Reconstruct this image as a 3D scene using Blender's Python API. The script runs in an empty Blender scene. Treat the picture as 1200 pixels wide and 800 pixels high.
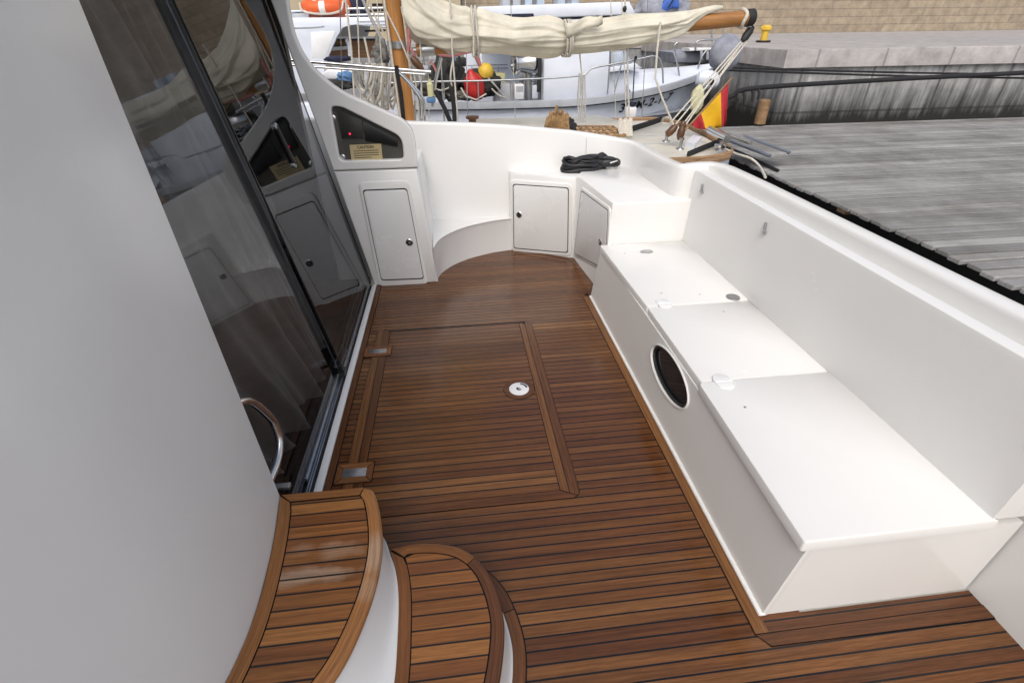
import bpy, bmesh, math, random
from mathutils import Vector, Matrix
random.seed(7)
S = bpy.context.scene
COL = S.collection
# ------------------------------------------------------------------ camera
H = 2.07                      # lens height above the teak sole, metres
U = (0.99342, -0.07052, 0.09029); V = (-0.11412, -0.53988, 0.83397); Zr = (-0.01007, -0.83878, -0.54438)
F = 570.0
def ray(px, py):
    c = ((px - 600) / F, (py - 400) / F, 1.0)
    return Vector([sum(a * b for a, b in zip(r, c)) for r in (U, V, Zr)])
def Fz(px, py, z=0.0):
    r = ray(px, py); k = (z - H) / r.z; return Vector((r.x * k, r.y * k, z))
def Fy(px, py, y):
    r = ray(px, py); k = y / r.y; return Vector((r.x * k, y, H + r.z * k))
def Fx(px, py, x):
    r = ray(px, py); k = x / r.x; return Vector((x, r.y * k, H + r.z * k))
cam = bpy.data.cameras.new('camera'); co = bpy.data.objects.new('camera', cam); COL.objects.link(co)
cam.sensor_width = 36; cam.sensor_fit = 'HORIZONTAL'; cam.lens = F / 1200 * 36
cam.clip_start = 0.05; cam.clip_end = 2000
m = Matrix.Identity(4)
for i, r in enumerate((U, V, Zr)):
    m[i][0], m[i][1], m[i][2] = r[0], -r[1], -r[2]
m[2][3] = H
co.matrix_world = m
S.camera = co
# ------------------------------------------------------------------ world and sun
w = bpy.data.worlds.new('World'); S.world = w; w.use_nodes = True
nt = w.node_tree; bg = nt.nodes['Background']; sky = nt.nodes.new('ShaderNodeTexSky')
sky.sky_type = 'NISHITA'; sky.sun_disc = False
SUN_EL, SUN_ROT = math.radians(50), math.radians(197)
sky.sun_elevation = SUN_EL; sky.sun_rotation = SUN_ROT
sky.air_density = 1.0; sky.dust_density = 4.0; sky.ozone_density = 0.6
hs = nt.nodes.new('ShaderNodeHueSaturation'); hs.inputs['Saturation'].default_value = 0.58; nt.links.new(sky.outputs[0], hs.inputs['Color']); nt.links.new(hs.outputs[0], bg.inputs[0]); bg.inputs[1].default_value = 0.15
sl = bpy.data.lights.new('sun', 'SUN'); so = bpy.data.objects.new('sun', sl); COL.objects.link(so)
sl.energy = 0.5; sl.angle = math.radians(50); sl.color = (1.0, 0.97, 0.93)
d = Vector((math.sin(SUN_ROT) * math.cos(SUN_EL), math.cos(SUN_ROT) * math.cos(SUN_EL), math.sin(SUN_EL)))
so.rotation_euler = d.to_track_quat('Z', 'Y').to_euler()
S.view_settings.view_transform = 'Standard'; S.view_settings.look = 'None'
S.view_settings.gamma = 1.0; S.view_settings.exposure = 0.36
# ------------------------------------------------------------------ materials
class N:
    def __init__(s, name):
        s.m = bpy.data.materials.new(name); s.m.use_nodes = True; s.t = s.m.node_tree
        s.b = s.t.nodes['Principled BSDF']
    def n(s, typ, ins=None, **kw):
        o = s.t.nodes.new('ShaderNode' + typ)
        for k, v in kw.items(): setattr(o, k, v)
        for k, v in (ins or {}).items():
            if hasattr(v, 'is_output') or isinstance(v, bpy.types.NodeSocket): s.t.links.new(v, o.inputs[k])
            else: o.inputs[k].default_value = v
        return o
    def link(s, a, k): s.t.links.new(a, s.b.inputs[k])
    def math(s, op, a, b=0.0, c=0.0):
        return s.n('Math', {0: a, 1: b, 2: c}, operation=op).outputs[0]
    def mix(s, f, a, b, mode='MIX'):
        o = s.n('Mix', {0: f, 6: a, 7: b}, data_type='RGBA', blend_type=mode); return o.outputs[2]
    def ramp(s, f, stops):
        o = s.n('ValToRGB', {0: f}); e = o.color_ramp.elements
        while len(e) < len(stops): e.new(0.5)
        for i, (p, c) in enumerate(stops): e[i].position = p; e[i].color = c if len(c) == 4 else (*c, 1)
        return o.outputs[0]
    def bump(s, h, st=0.2, dist=0.01):
        o = s.n('Bump', {'Height': h, 'Strength': st, 'Distance': dist}); s.link(o.outputs[0], 'Normal')
def simple(name, col, rough=0.5, metal=0.0, var=0.12, scale=6.0, bump=0.0, spec=0.5, stretch=(1, 1, 1)):
    k = N(name); tc = k.n('TexCoord').outputs['Object']
    mp = k.n('Mapping', {'Vector': tc, 'Scale': stretch}).outputs[0]
    no = k.n('TexNoise', {'Vector': mp, 'Scale': scale, 'Detail': 5.0, 'Roughness': 0.6}).outputs[0]
    lo = tuple(c * (1 - var) for c in col) + (1,); hi = tuple(min(1, c * (1 + var)) for c in col) + (1,)
    k.link(k.ramp(no, [(0.3, lo), (0.7, hi)]), 'Base Color')
    k.b.inputs['Roughness'].default_value = rough; k.b.inputs['Metallic'].default_value = metal
    k.b.inputs['Specular IOR Level'].default_value = spec
    if bump:
        n2 = k.n('TexNoise', {'Vector': mp, 'Scale': scale * 6, 'Detail': 4.0}).outputs[0]; k.bump(n2, bump, 0.01)
    return k.m
def gelcoat(name, col, rough=0.22):
    k = N(name); tc = k.n('TexCoord').outputs['Object']
    n1 = k.n('TexNoise', {'Vector': tc, 'Scale': 1.7, 'Detail': 6.0, 'Roughness': 0.65}).outputs[0]
    n2 = k.n('TexNoise', {'Vector': tc, 'Scale': 38.0, 'Detail': 3.0}).outputs[0]
    a = k.ramp(n1, [(0.3, tuple(c * .97 for c in col)), (0.65, col)])
    spk = k.ramp(n2, [(0.24, (0.97, 0.97, 0.96)), (0.34, (1, 1, 1))])
    k.link(a, 'Base Color')
    k.link(k.math('MULTIPLY_ADD', n1, 0.22, rough - 0.1), 'Roughness')
    n3 = k.n('TexNoise', {'Vector': tc, 'Scale': 3.0, 'Detail': 2.0}).outputs[0]
    k.bump(n3, 0.06, 0.02)
    return k.m
PITCH = 0.0508
def teak(name, planks=True, pitch=PITCH, phase=0.0, tint=(1, 1, 1), rough=0.19, seam=0.070, patch=None):
    k = N(name); uv = k.n('UVMap', uv_map='uv').outputs[0]
    sep = k.n('SeparateXYZ', {0: uv}); u, v = sep.outputs[0], sep.outputs[1]
    rnd = k.n('ObjectInfo').outputs['Random']
    if planks:
        vv = k.math('DIVIDE', k.math('SUBTRACT', v, phase), pitch)
        pid = k.math('FLOOR', vv); fr = k.math('FRACT', vv)
    else:
        pid = k.math('MULTIPLY', rnd, 97.0)
    wn = k.n('TexWhiteNoise', {'Vector': k.n('CombineXYZ', {0: pid, 1: k.math('MULTIPLY', rnd, 0.0 if planks else 1.0), 2: 3.7}).outputs[0]}, noise_dimensions='3D').outputs
    off = k.math('MULTIPLY', wn[0], 40.0)
    # grain: long streaks along u
    gv = k.n('CombineXYZ', {0: k.math('ADD', k.math('MULTIPLY', u, 2.2), off), 1: k.math('MULTIPLY', v, 95.0), 2: off}).outputs[0]
    g = k.n('TexNoise', {'Vector': gv, 'Scale': 1.0, 'Detail': 6.0, 'Roughness': 0.62, 'Distortion': 0.35}).outputs[0]
    gv2 = k.n('CombineXYZ', {0: k.math('ADD', k.math('MULTIPLY', u, 14.0), off), 1: k.math('MULTIPLY', v, 420.0), 2: off}).outputs[0]
    g2 = k.n('TexNoise', {'Vector': gv2, 'Scale': 1.0, 'Detail': 3.0}).outputs[0]
    gv3 = k.n('CombineXYZ', {0: k.math('ADD', k.math('MULTIPLY', u, 0.9), off), 1: k.math('MULTIPLY', v, 22.0), 2: off}).outputs[0]
    g3 = k.n('TexNoise', {'Vector': gv3, 'Scale': 1.0, 'Detail': 2.0}).outputs[0]
    T = lambda c: tuple(a * b for a, b in zip(c, tint))
    base = k.ramp(wn[0], [(0.0, T((0.108, 0.0395, 0.0128))), (0.22, T((0.124, 0.0465, 0.0145))), (0.5, T((0.137, 0.0530, 0.0160))),
                          (0.78, T((0.150, 0.0600, 0.0180))), (0.93, T((0.172, 0.0715, 0.0220))), (1.0, T((0.215, 0.095, 0.031)))])
    gr = k.ramp(g, [(0.25, (0.52, 0.48, 0.45)), (0.5, (0.95, 0.95, 0.95)), (0.75, (1.4, 1.4, 1.38))])
    c = k.mix(1.0, base, gr, 'MULTIPLY')
    c = k.mix(0.55, c, k.mix(1.0, c, k.ramp(g2, [(0.3, (0.55, 0.52, 0.5)), (0.62, (1.2, 1.2, 1.2))]), 'MULTIPLY'))
    c = k.mix(0.7, c, k.mix(1.0, c, k.ramp(g3, [(0.3, (0.74, 0.71, 0.69)), (0.7, (1.2, 1.19, 1.17))]), 'MULTIPLY'))
    if patch:      # paler patches with ragged edges mixed into the teak colour
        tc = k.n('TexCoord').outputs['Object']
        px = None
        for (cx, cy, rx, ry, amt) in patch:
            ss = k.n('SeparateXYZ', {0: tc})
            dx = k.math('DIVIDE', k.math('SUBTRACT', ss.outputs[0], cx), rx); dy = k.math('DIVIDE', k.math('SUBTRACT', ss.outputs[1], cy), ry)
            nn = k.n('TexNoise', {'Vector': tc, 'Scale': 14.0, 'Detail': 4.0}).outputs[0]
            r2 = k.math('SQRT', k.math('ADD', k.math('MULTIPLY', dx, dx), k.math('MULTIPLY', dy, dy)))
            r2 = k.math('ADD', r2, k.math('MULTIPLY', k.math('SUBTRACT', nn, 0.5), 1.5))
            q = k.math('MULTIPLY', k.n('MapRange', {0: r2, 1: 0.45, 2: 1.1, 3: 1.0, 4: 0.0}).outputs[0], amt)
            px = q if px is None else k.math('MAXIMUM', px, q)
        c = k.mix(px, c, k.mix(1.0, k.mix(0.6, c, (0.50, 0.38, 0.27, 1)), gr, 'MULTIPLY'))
    ro = k.math('MULTIPLY_ADD', g3, 0.18, rough - 0.09)
    hgt = g
    if planks:
        ed = k.math('MINIMUM', fr, k.math('SUBTRACT', 1.0, fr))
        sm = k.n('MapRange', {0: ed, 1: seam * 0.8, 2: seam * 1.25, 3: 1.0, 4: 0.0}).outputs[0]
        c = k.mix(sm, c, (0.006, 0.0055, 0.006, 1))
        hgt = k.math('SUBTRACT', k.math('MULTIPLY', g, 0.35), sm)
    k.link(c, 'Base Color'); k.link(ro, 'Roughness')
    k.b.inputs['Specular IOR Level'].default_value = 0.5
    k.bump(hgt, 0.16, 0.002)
    return k.m
M = dict(
    gel=gelcoat('gelcoat_white', (0.80, 0.795, 0.775)),
    gel2=gelcoat('gelcoat_door', (0.765, 0.765, 0.755), 0.25),
    gelwarm=gelcoat('gelcoat_cream', (0.74, 0.72, 0.67), 0.3),
    teak=teak('teak_planks', phase=0.829 - PITCH * 40),
    teakhatch=teak('teak_hatch_planks', phase=0.829 - PITCH * 71, tint=(1.03, 1.02, 1.0)),
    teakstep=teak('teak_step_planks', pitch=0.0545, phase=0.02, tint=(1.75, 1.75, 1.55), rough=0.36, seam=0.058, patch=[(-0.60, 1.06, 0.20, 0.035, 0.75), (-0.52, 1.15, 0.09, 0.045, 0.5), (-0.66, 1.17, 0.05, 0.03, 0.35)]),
    teakmargin=teak('teak_margin', planks=False, tint=(0.93, 0.92, 0.9), rough=0.24),
    teaknose=teak('teak_nosing', planks=False, tint=(1.75, 1.75, 1.6), rough=0.42, patch=[(-0.40, 1.12, 0.07, 0.10, 0.8), (-0.41, 0.99, 0.05, 0.06, 0.5)]),  # pale patches here are nosing glare painted into the colour
    teakstepmargin=teak('teak_step_margin', planks=False, tint=(1.5, 1.5, 1.35), rough=0.4),
    caulk=simple('caulk_black', (0.006, 0.006, 0.006), 0.8, spec=0.15),
    steel=simple('stainless', (0.66, 0.66, 0.66), 0.16, 1.0, 0.06),
    steeldull=simple('stainless_dull', (0.48, 0.49, 0.50), 0.36, 1.0, 0.15, 12),
    alu=simple('aluminium_track', (0.45, 0.48, 0.53), 0.32, 1.0, 0.1, 12),
    black=simple('black_plastic', (0.012, 0.012, 0.013), 0.35),
    rubber=simple('black_rubber', (0.02, 0.02, 0.02), 0.6),
    darkpanel=simple('panel_dark', (0.03, 0.03, 0.028), 0.35, var=0.3),
    recess=simple('recess_grey', (0.075, 0.072, 0.062), 0.5, var=0.2),
    sticker=simple('sticker_gold', (0.55, 0.45, 0.25), 0.45, var=0.06),
    ink=simple('ink', (0.06, 0.05, 0.035), 0.6),
    hardplastic=simple('white_plastic', (0.82, 0.82, 0.82), 0.3, var=0.03),
    blackfab=simple('black_nylon', (0.012, 0.012, 0.014), 0.36, var=0.4, scale=20, bump=0.35),
    curtain=simple('curtain_fabric', (0.27, 0.258, 0.24), 0.9, var=0.22, scale=3, bump=0.3),
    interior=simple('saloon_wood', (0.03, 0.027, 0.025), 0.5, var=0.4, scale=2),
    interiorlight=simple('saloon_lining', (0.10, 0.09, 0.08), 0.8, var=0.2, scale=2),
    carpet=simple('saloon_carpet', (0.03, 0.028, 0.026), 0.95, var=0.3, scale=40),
    navy=simple('navy_fabric', (0.015, 0.018, 0.045), 0.8, var=0.2),
    mastwood=simple('varnished_spruce', (0.40, 0.185, 0.055), 0.3, var=0.35, scale=3, stretch=(9, 9, 0.6)),
    boomwood=simple('varnished_boom', (0.33, 0.15, 0.045), 0.3, var=0.35, scale=3, stretch=(0.6, 9, 9)),
    rawwood=simple('weathered_teak', (0.30, 0.18, 0.09), 0.6, var=0.35, scale=5, stretch=(0.8, 8, 8), bump=0.2),
    cabinwood=simple('cabin_wood', (0.28, 0.14, 0.055), 0.4, var=0.35, scale=3, stretch=(0.5, 8, 10)),
    canvas=simple('sail_canvas', (0.64, 0.60, 0.49), 0.85, var=0.16, scale=4, bump=0.25),
    rope=simple('rope_white', (0.62, 0.58, 0.50), 0.85, var=0.2, scale=60, bump=0.5),
    ropegrey=simple('rope_grey', (0.45, 0.44, 0.42), 0.85, var=0.25, scale=60, bump=0.5),
    ropeblack=simple('rope_black', (0.015, 0.015, 0.017), 0.8, var=0.3, scale=60, bump=0.5),
    ropered=simple('rope_red', (0.42, 0.16, 0.15), 0.85, var=0.3, scale=40, bump=0.5),
    ropebrown=simple('rope_brown', (0.33, 0.20, 0.09), 0.9, var=0.45, scale=30, bump=0.6),
    boatwhite=simple('boat_paint_white', (0.76, 0.80, 0.88), 0.35, var=0.07, scale=2.5),
    boatgrey=simple('boat_rubbing_strake', (0.42, 0.44, 0.47), 0.5, var=0.15, scale=4),
    bottom=simple('lower_hull_shaded', (0.30, 0.33, 0.34), 0.6, var=0.15),  # lower hull grey, with under-hull shading painted into the colour
    sdeck=simple('sailboat_deck_paint', (0.64, 0.61, 0.53), 0.6, var=0.12, scale=3),
    windowdark=simple('dark_window', (0.018, 0.02, 0.025), 0.05, var=0.2),
    windowgrey=simple('grey_window', (0.42, 0.48, 0.56), 0.12, var=0.25),
    red=simple('buoy_red', (0.52, 0.025, 0.022), 0.35, var=0.15),
    yellow=simple('buoy_yellow', (0.70, 0.46, 0.05), 0.5, var=0.12),
    paleyellow=simple('fender_cream', (0.60, 0.58, 0.32), 0.6, var=0.15),
    orange=simple('lifering_orange', (0.78, 0.13, 0.03), 0.5, var=0.12),
    salmon=simple('raft_salmon', (0.62, 0.23, 0.17), 0.6, var=0.15),
    blue=simple('tarp_blue', (0.05, 0.14, 0.52), 0.6, var=0.25, bump=0.3),
    lightblue=simple('cloth_blue', (0.10, 0.22, 0.42), 0.8, var=0.3),
    net=simple('fishing_net', (0.035, 0.035, 0.032), 0.9, var=0.6, scale=25, bump=1.0),
    netgrey=simple('grey_net', (0.17, 0.165, 0.15), 0.9, var=0.5, scale=25, bump=1.0),
    flagred=simple('flag_red', (0.48, 0.03, 0.045), 0.75, var=0.1),
    flagyellow=simple('flag_yellow', (0.80, 0.46, 0.015), 0.75, var=0.1),
    brownblock=simple('wood_block', (0.10, 0.045, 0.02), 0.35, var=0.2),
    pontoon=simple('pontoon_board', (0.35, 0.345, 0.345), 0.8, var=0.28, scale=4, stretch=(0.6, 8, 8), bump=0.4),
    tarpgrey=simple('tarp_grey', (0.27, 0.28, 0.33), 0.7, var=0.25, scale=5, bump=0.4),
)
# grey weathered boards, each with its own tone
k = N('pontoon_board'); tc = k.n('TexCoord').outputs['Object']; sx = k.n('SeparateXYZ', {0: tc}); bid = k.math('FLOOR', k.math('DIVIDE', k.math('SUBTRACT', sx.outputs[1], 0.594), 0.135))
wn = k.n('TexWhiteNoise', {'W': bid}, noise_dimensions='1D').outputs[0]
gv = k.n('CombineXYZ', {0: k.math('ADD', k.math('MULTIPLY', sx.outputs[0], 1.3), k.math('MULTIPLY', wn, 30.0)), 1: k.math('MULTIPLY', sx.outputs[1], 60.0), 2: 0.0}).outputs[0]
g = k.n('TexNoise', {'Vector': gv, 'Scale': 1.0, 'Detail': 5.0, 'Roughness': 0.6}).outputs[0]; st_ = k.n('TexNoise', {'Vector': tc, 'Scale': 1.4, 'Detail': 6.0, 'Roughness': 0.7}).outputs[0]
c = k.ramp(wn, [(0.0, (0.22, 0.215, 0.21)), (0.5, (0.30, 0.295, 0.29)), (1.0, (0.38, 0.37, 0.36))])
c = k.mix(1.0, c, k.ramp(g, [(0.3, (0.72, 0.71, 0.70)), (0.7, (1.15, 1.15, 1.15))]), 'MULTIPLY'); c = k.mix(1.0, c, k.ramp(st_, [(0.32, (0.62, 0.61, 0.58)), (0.6, (1.05, 1.05, 1.05))]), 'MULTIPLY')
k.link(c, 'Base Color'); k.b.inputs['Roughness'].default_value = 0.8; k.bump(g, 0.4, 0.01); M['pontoon'] = k.m
# glass
k = N('tinted_glass'); k.t.nodes.remove(k.b); out = [n for n in k.t.nodes if n.type == 'OUTPUT_MATERIAL'][0]
tr = k.n('BsdfTransparent', {'Color': (0.76, 0.76, 0.77, 1)}); gl = k.n('BsdfGlossy', {'Color': (0.80, 0.82, 0.86, 1), 'Roughness': 0.0})
fr = k.n('Fresnel', {'IOR': 1.55}); mx = k.n('MixShader', {0: fr.outputs[0], 1: tr.outputs[0], 2: gl.outputs[0]})
k.t.links.new(mx.outputs[0], out.inputs[0]); M['glass'] = k.m
k = N('instrument_lens'); k.b.inputs['Base Color'].default_value = (0.6, 0.02, 0.06, 1)
k.b.inputs['Emission Color'].default_value = (1, 0.02, 0.1, 1); k.b.inputs['Emission Strength'].default_value = 1.2; M['led'] = k.m
# water
k = N('harbour_water'); k.b.inputs['Base Color'].default_value = (0.012, 0.02, 0.022, 1); k.b.inputs['Roughness'].default_value = 0.08
tc = k.n('TexCoord').outputs['Object']; no = k.n('TexNoise', {'Vector': tc, 'Scale': 2.5, 'Detail': 4.0}).outputs[0]; k.bump(no, 0.35, 0.05); M['water'] = k.m
# quay stone and building wall
def masonry(name, c1, c2, mort, sc, bw, rh, streak=False):
    k = N(name); tc = k.n('TexCoord').outputs['Object']
    g = k.n('Mapping', {'Vector': tc, 'Rotation': (math.radians(90), 0, 0)}).outputs[0]
    br = k.n('TexBrick', {'Vector': g, 'Color1': (*c1, 1), 'Color2': (*c2, 1), 'Mortar': (*mort, 1), 'Scale': sc, 'Mortar Size': 0.02, 'Brick Width': bw, 'Row Height': rh, 'Bias': 0.0})
    no = k.n('TexNoise', {'Vector': tc, 'Scale': 3.0, 'Detail': 7.0, 'Roughness': 0.7}).outputs[0]
    c = k.mix(0.9, br.outputs[0], k.mix(1.0, br.outputs[0], k.ramp(no, [(0.3, (0.6, 0.6, 0.6)), (0.7, (1.25, 1.25, 1.25))]), 'MULTIPLY'))
    if streak:
        ms = k.n('Mapping', {'Vector': tc, 'Scale': (3.0, 3.0, 0.25)}).outputs[0]
        n2 = k.n('TexNoise', {'Vector': ms, 'Scale': 2.2, 'Detail': 6.0, 'Roughness': 0.7}).outputs[0]
        c = k.mix(1.0, c, k.ramp(n2, [(0.3, (0.42, 0.42, 0.42)), (0.65, (1.2, 1.2, 1.2))]), 'MULTIPLY')
        z = k.n('SeparateXYZ', {0: tc}).outputs[2]
        foot_dark = k.n('MapRange', {0: k.math('ADD', z, k.math('MULTIPLY', n2, 0.7)), 1: 1.0, 2: 1.5, 3: 1.0, 4: 0.0}).outputs[0]
        c = k.mix(foot_dark, c, (0.022, 0.021, 0.018, 1))  # almost black towards the foot of the wall
    k.link(c, 'Base Color'); k.b.inputs['Roughness'].default_value = 0.85; k.bump(no, 0.5, 0.03)
    return k.m
M['quay'] = masonry('quay_stone', (0.46, 0.455, 0.45), (0.40, 0.40, 0.405), (0.2, 0.2, 0.2), 1.0, 1.3, 0.75, True)
M['sandstone'] = masonry('sandstone_wall', (0.40, 0.33, 0.24), (0.34, 0.275, 0.20), (0.27, 0.225, 0.17), 1.0, 1.7, 0.28)
M['paving'] = masonry('quay_paving', (0.44, 0.41, 0.395), (0.40, 0.38, 0.365), (0.28, 0.26, 0.25), 1.0, 1.2, 0.6)
M['ochre'] = simple('ochre_render', (0.42, 0.36, 0.25), 0.85, var=0.1, scale=1.5)
# ------------------------------------------------------------------ object helpers
def tag(o, label=None, cat=None, group=None, kind=None):
    if label: o['label'] = label
    if cat: o['category'] = cat
    if group: o['group'] = group
    if kind: o['kind'] = kind
    return o
ORG = {}
def thing(name, loc, label, cat, group=None):
    o = bpy.data.objects.new(name, None); COL.objects.link(o); o.location = loc; o.empty_display_size = 0.1
    ORG[o.name] = Vector(loc); tag(o, label, cat, group); return o
def link(o, parent):
    COL.objects.link(o)
    if parent is not None:
        p = parent; off = Vector((0, 0, 0))
        while p is not None:
            off += Vector(p.location) if p.type == 'EMPTY' else Vector((0, 0, 0)); p = p.parent
        o.parent = parent
        if off.length: o.matrix_parent_inverse = Matrix.Translation(-off) if parent.type == 'EMPTY' else Matrix.Identity(4)
    return o
def from_bm(name, bm, mat, parent=None, smooth=None, recalc=True):
    if recalc: bmesh.ops.recalc_face_normals(bm, faces=bm.faces)
    me = bpy.data.meshes.new(name); bm.to_mesh(me); bm.free()
    if smooth is not None:
        for p in me.polygons: p.use_smooth = True
        me.set_sharp_from_angle(angle=math.radians(smooth))
    for mm in (mat if isinstance(mat, (list, tuple)) else [mat]): me.materials.append(M[mm])
    return link(bpy.data.objects.new(name, me), parent)
def bm_poly(bm, pts): return bm.faces.new([bm.verts.new(p) for p in pts])
def bm_box(bm, a, b, bev=0.0, seg=2):
    r = bmesh.ops.create_cube(bm, size=1.0); vs = r['verts']
    for v in vs: v.co = Vector([(a[i] + b[i]) / 2 + v.co[i] * (b[i] - a[i]) for i in range(3)])
    if bev:
        es = list({e for v in vs for e in v.link_edges})
        bmesh.ops.bevel(bm, geom=es, offset=bev, segments=seg, affect='EDGES', profile=0.5)
def box(name, a, b, mat, parent=None, bev=0.0, seg=2):
    bm = bmesh.new(); bm_box(bm, a, b, bev, seg); return from_bm(name, bm, mat, parent, 35 if bev else None)
def frames(pts, closed=False):
    n = len(pts); T = []
    for i in range(n):
        a = pts[(i - 1) % n] if (closed or i > 0) else pts[i]; b = pts[(i + 1) % n] if (closed or i < n - 1) else pts[i]
        t = (b - a); T.append(t.normalized() if t.length > 1e-9 else Vector((0, 0, 1)))
    up = Vector((0, 0, 1)) if abs(T[0].z) < 0.9 else Vector((1, 0, 0))
    out = []; x = (up - T[0] * up.dot(T[0])).normalized()
    for t in T:
        x = (x - t * x.dot(t)); x = x.normalized() if x.length > 1e-6 else t.orthogonal().normalized()
        out.append((t, x, t.cross(x)))
    return out
def bm_tube(bm, pts, r, seg=8, closed=False, cap=True, flat=1.0):
    pts = [Vector(p) for p in pts]; fr = frames(pts, closed); rings = []
    for i, (p, (t, x, y)) in enumerate(zip(pts, fr)):
        rr = r[i] if isinstance(r, (list, tuple)) else r
        rings.append([bm.verts.new(p + x * rr * math.cos(2 * math.pi * j / seg) + y * rr * flat * math.sin(2 * math.pi * j / seg)) for j in range(seg)])
    n = len(rings)
    for i in range(n if closed else n - 1):
        A, B = rings[i], rings[(i + 1) % n]
        for j in range(seg): bm.faces.new((A[j], A[(j + 1) % seg], B[(j + 1) % seg], B[j]))
    if cap and not closed:
        bm.faces.new(rings[0][::-1]); bm.faces.new(rings[-1])
def tube(name, pts, r, mat, parent=None, seg=8, closed=False, flat=1.0):
    bm = bmesh.new(); bm_tube(bm, pts, r, seg, closed, True, flat); return from_bm(name, bm, mat, parent, 50)
def curve_pts(ctrl, n=8, closed=False):
    c = [Vector(p) for p in ctrl]; out = []; m_ = len(c)
    rng = range(m_ if closed else m_ - 1)
    for i in rng:
        if closed: p0, p1, p2, p3 = c[(i - 1) % m_], c[i], c[(i + 1) % m_], c[(i + 2) % m_]
        else: p0, p1, p2, p3 = c[max(i - 1, 0)], c[i], c[i + 1], c[min(i + 2, m_ - 1)]
        for j in range(n):
            t = j / n
            out.append(0.5 * ((2 * p1) + (-p0 + p2) * t + (2 * p0 - 5 * p1 + 4 * p2 - p3) * t * t + (-p0 + 3 * p1 - 3 * p2 + p3) * t ** 3))
    if not closed: out.append(c[-1])
    return out
def bm_lathe(bm, prof, org, axis, seg=24):
    axis = Vector(axis).normalized(); x = axis.orthogonal().normalized(); y = axis.cross(x); org = Vector(org); rings = []
    for (r, h) in prof:
        rings.append([bm.verts.new(org + axis * h + (x * math.cos(2 * math.pi * j / seg) + y * math.sin(2 * math.pi * j / seg)) * max(r, 1e-4)) for j in range(seg)])
    for a, b in zip(rings, rings[1:]):
        for j in range(seg): bm.faces.new((a[j], a[(j + 1) % seg], b[(j + 1) % seg], b[j]))
    bm.faces.new(rings[0][::-1]); bm.faces.new(rings[-1])
def lathe(name, prof, org, axis, mat, parent=None, seg=24, ang=40):
    bm = bmesh.new(); bm_lathe(bm, prof, org, axis, seg); return from_bm(name, bm, mat, parent, ang)
def round_poly(pts, r, n=5):
    pts = [Vector(p) for p in pts]; out = []; L = len(pts)
    rs = r if isinstance(r, (list, tuple)) else [r] * L
    for i in range(L):
        p, a, b = pts[i], pts[i - 1], pts[(i + 1) % L]; rr = rs[i]
        if rr <= 0: out.append(p); continue
        da, db = (a - p), (b - p); k_ = min(rr, da.length * .49, db.length * .49)
        s, e = p + da.normalized() * k_, p + db.normalized() * k_
        for j in range(n + 1):
            t = j / n; out.append(s * (1 - t) ** 2 + p * 2 * t * (1 - t) + e * t * t)
    return out
def bm_slab(bm, pts, nrm, d0, d1, bev=0.0):
    """flat outline pushed along nrm from d0 to d1, top edge softened by bev"""
    nrm = Vector(nrm).normalized(); pts = [Vector(p) for p in pts]; c = sum(pts, Vector()) / len(pts)
    def ring(d, inset):
        R = []
        for i, p in enumerate(pts):
            q = p
            if inset:
                a, b = pts[i - 1], pts[(i + 1) % len(pts)]
                t = (b - a).normalized(); inn = nrm.cross(t)
                if inn.dot(c - p) < 0: inn = -inn
                q = p + inn * inset
            R.append(bm.verts.new(q + nrm * d))
        return R
    rings = [ring(d0, 0)]
    if bev: rings += [ring(d1 - bev, 0), ring(d1 - bev * .3, bev * .3), ring(d1, bev)]
    else: rings.append(ring(d1, 0))
    n = len(pts)
    for a, b in zip(rings, rings[1:]):
        for j in range(n): bm.faces.new((a[j], a[(j + 1) % n], b[(j + 1) % n], b[j]))
    bm.faces.new(rings[-1]); bm.faces.new(rings[0][::-1])
def slab(name, pts, nrm, d0, d1, mat, parent=None, bev=0.0, ang=40):
    bm = bmesh.new(); bm_slab(bm, pts, nrm, d0, d1, bev); return from_bm(name, bm, mat, parent, ang)
def curve_prism(name, loops, mtx, depth, mat, parent=None, bev=0.0, ang=40):
    """filled 2-D outline with holes (loops[1:]), thickness depth along local -z..+z"""
    cu = bpy.data.curves.new(name, 'CURVE'); cu.dimensions = '2D'; cu.fill_mode = 'BOTH'
    for lp in loops:
        s = cu.splines.new('POLY'); s.points.add(len(lp) - 1); s.use_cyclic_u = True
        for q, p in zip(s.points, lp): q.co = (p[0], p[1], 0, 1)
    cu.extrude = max(depth / 2 - bev, 1e-4); cu.bevel_depth = bev; cu.bevel_resolution = 2; cu.offset = -bev
    return curve_to_mesh(name, cu, mtx, mat, parent, ang)
def curve_to_mesh(name, cu, mtx, mat, parent, ang=40):
    t = bpy.data.objects.new('tmp', cu); COL.objects.link(t)
    dg = bpy.context.evaluated_depsgraph_get(); dg.update()
    me = bpy.data.meshes.new_from_object(t.evaluated_get(dg)); bpy.data.objects.remove(t); bpy.data.curves.remove(cu)
    me.name = name; me.transform(mtx); me.materials.clear(); me.materials.append(M[mat])
    for p in me.polygons: p.use_smooth = True; p.material_index = 0
    me.set_sharp_from_angle(angle=math.radians(ang))
    return link(bpy.data.objects.new(name, me), parent)
def plane_mtx(o, x, y):
    x = Vector(x).normalized(); y = Vector(y); z = x.cross(y).normalized(); y = z.cross(x); m_ = Matrix.Identity(4)
    for i in range(3): m_[i][0], m_[i][1], m_[i][2], m_[i][3] = x[i], y[i], z[i], o[i]
    return m_
def text(name, s, mtx, size, mat, parent, shear=0.0, ext=0.001, bold=0.0, align='LEFT'):
    cu = bpy.data.curves.new(name, 'FONT'); cu.body = s; cu.size = size; cu.extrude = ext; cu.shear = shear; cu.offset = bold; cu.align_x = align
    return curve_to_mesh(name, cu, mtx, mat, parent)
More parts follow.
